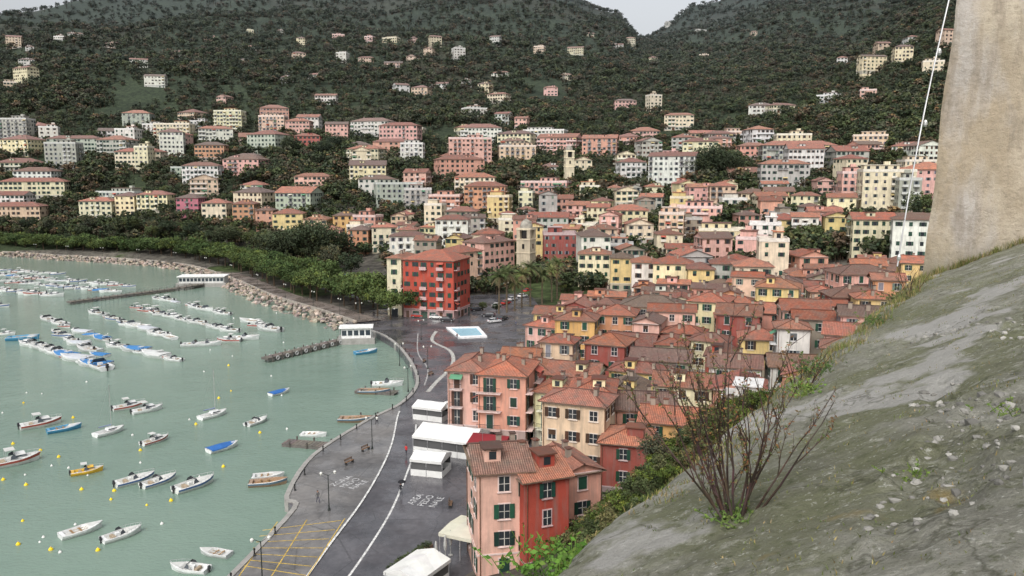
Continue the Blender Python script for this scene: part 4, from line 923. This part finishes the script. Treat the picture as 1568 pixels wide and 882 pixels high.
c=mixc(nt,mapr(nt,noisen(nt,.5,8,mulv(nt,p,(1,1,.5)),.65),.4,.6,0,1),(.35,.29,.21),(.5,.44,.35))
c=mixc(nt,mapr(nt,noisen(nt,.9,7,mulv(nt,p,(1.4,1.4,.45)),.6),.46,.62,0,.85),c,(.43,.4,.37))
c=mixc(nt,mapr(nt,noisen(nt,1.3,7,mulv(nt,p,(2,2,.35)),.65),.5,.66,0,.8),c,(.24,.2,.155))
c=mixc(nt,mapr(nt,noisen(nt,9,6,p,.75),.5,.72,0,.55),c,(.2,.17,.13))
sx=N(nt,'ShaderNodeSeparateXYZ'); nt.links.new(p,sx.inputs[0]); 
c=mixc(nt,mapr(nt,sx.outputs[2],CH-1.9,CH-1.0,.75,0),c,(.13,.12,.07))
nt.links.new(c,b.inputs['Base Color']); b.inputs['Roughness'].default_value=.95; b.inputs['Specular IOR Level'].default_value=.1; bump(nt,b,noisen(nt,5,8,p,.75),.06); me.materials.append(m); link('castle_tower',me)
m=MB(); a=Vector((0,0,CH))+ray(1460,-30)*12.2; b_=Vector((0,0,CH))+ray(1374,408)*12.2; pr=a
for i in range(1,13):
    q=a.lerp(b_,i/12)+Vector((-.05*math.sin(i/12*math.pi),0,0)); m.tube(pr,q,.011,.011,'metal',(.5,.5,.5),6); pr=q
for t in (.25,.5,.97): q=a.lerp(b_,t); m.lathe((q.x,q.y,q.z-.05),[(.015,0),(.03,.03),(.03,.07),(.015,.1)],'metal',(.5,.5,.48),8)
m.obj('guy_cable')
# plants on the rampart
def on(a,b): q=A0+ed*a+ac*b; return Vector((q.x,q.y,CH+rz(a,b)))
def hitr(u,v):
    while v<1100:
        d=ray(u,v); t=1.0
        while t<16:
            p=d*t; r=p.xy-A0; a=r.dot(ed); b=r.dot(ac)
            if b>-.2 and p.z<rz(a,b): return a,b
            t+=.02
        v+=5
    return 1.0,.2
def twig(m,p,d,L,r,dep,leafc,leafp):
    n=6; 
    for i in range(n):
        d=(d+Vector((R.uniform(-1,1),R.uniform(-1,1),R.uniform(-.3,.8)))*.14).normalized(); q=p+d*L/n; m.tube(p,q,r*(1-i*.13),r*(1-(i+1)*.13),'bark',jit((.07,.048,.04),.35),5)
        if dep>0 and R.random()<.7:
            s=Vector((R.uniform(-1,1),R.uniform(-1,1),R.uniform(0,1))).normalized(); twig(m,q,(d+s*.65).normalized(),L*R.uniform(.25,.5),r*.5,dep-1,leafc,leafp)
        if R.random()<leafp:
            for _ in range(2):
                a=Vector((R.uniform(-1,1),R.uniform(-1,1),R.uniform(-1,1))).normalized(); b=a.orthogonal()*.4; l=R.uniform(.006,.014); cc=jit(R.choice(leafc),.3); m.face([q,q+(a+b)*l*.7,q+a*l*1.6,q+(a-b)*l*.7],'foliage',cc)
        p=q
def dryshrub(u,v,H,n,leafp,name,dep=2):
    a,b=hitr(u,v); p=on(a,b); m=MB()
    for i in range(n):
        t=-.7+1.3*(i+R.random())/n; y=R.uniform(-.4,.4); twig(m,p+Vector((t*.08,R.uniform(-.06,.06),-.03)),Vector((t,y,1)).normalized(),H*R.uniform(.5,.95),.0065,dep,[(.14,.09,.04),(.08,.1,.03),(.2,.09,.04),(.12,.12,.05)],leafp)
    m.obj(name)
dryshrub(1125,788,.8,18,.5,'dry_shrub'); dryshrub(1230,595,.35,6,.5,'dry_shrub',1); dryshrub(1395,450,.45,7,.3,'dry_shrub',1)
def greens(u,v,n,s,name,col):
    a,b=hitr(u,v); m=MB(); p0=on(a,b)
    for _ in range(n):
        p=p0+Vector((R.gauss(0,s),R.gauss(0,s),-.02)); d=Vector((R.uniform(-1,1),R.uniform(-1,1),R.uniform(.3,1.4))).normalized(); L=s*R.uniform(.5,1.5)
        q=p+d*L; m.tube(p,q,.003,.002,'foliage',jit(col,.2),3)
        for _ in range(4):
            a_=Vector((R.uniform(-1,1),R.uniform(-1,1),R.uniform(-.3,.6))).normalized(); b2=a_.orthogonal()*.45; l=s*R.uniform(.15,.38); r_=p.lerp(q,R.uniform(.4,1)); m.face([r_,r_+(a_+b2)*l*.5,r_+a_*l,r_+(a_-b2)*l*.5],'foliage',jit(col,.35))
    m.obj(name)
greens(862,850,110,.12,'leafy_plant',(.1,.19,.03)); greens(835,872,40,.07,'leafy_plant',(.08,.15,.03)); greens(1125,792,80,.06,'leafy_plant',(.07,.12,.03)); greens(1240,600,60,.09,'leafy_plant',(.08,.13,.03)); greens(1260,570,60,.12,'leafy_plant',(.07,.11,.03)); greens(1400,735,30,.05,'leafy_plant',(.09,.14,.03)); greens(1548,632,30,.06,'leafy_plant',(.08,.13,.03)); greens(1350,495,40,.12,'leafy_plant',(.08,.12,.03)); greens(1385,460,60,.15,'leafy_plant',(.1,.11,.04))
m=MB()
def tuft(a,b,n,h,cols):
    for _ in range(n):
        p=on(a+R.gauss(0,.05),b+R.gauss(0,.035))-Vector((0,0,.01)); d=Vector((R.uniform(-.6,.6),R.uniform(-.6,.6),1)).normalized(); L=h*R.uniform(.5,1.3); q=p+d*L*.6; e=q+(d+Vector((R.uniform(-.6,.6),R.uniform(-.6,.6),-.3))).normalized()*L*.5; w=Vector((d.y,-d.x,0)).normalized()*.003
        c=jit(R.choice(cols),.3); m.face([p-w,p+w,q+w*.7,q-w*.7],'foliage',c); m.face([q-w*.7,q+w*.7,e],'foliage',c)
gc=[(.1,.13,.035),(.14,.13,.055),(.22,.19,.1),(.07,.1,.03)]
for _ in range(360):
    a=R.uniform(.5,12.5); tuft(a,R.uniform(-.2,.3),14,.03+.009*a,gc)
for _ in range(520): tuft(R.uniform(-2,10),R.uniform(.3,2.6),12,.024,gc)
for _ in range(160):
    t=R.random(); q=B0.lerp(B0+d1*3,t)-Vector((0,.12))-A0; tuft(q.dot(ed),q.dot(ac),14,.13,gc)
m.obj('rampart_grass')
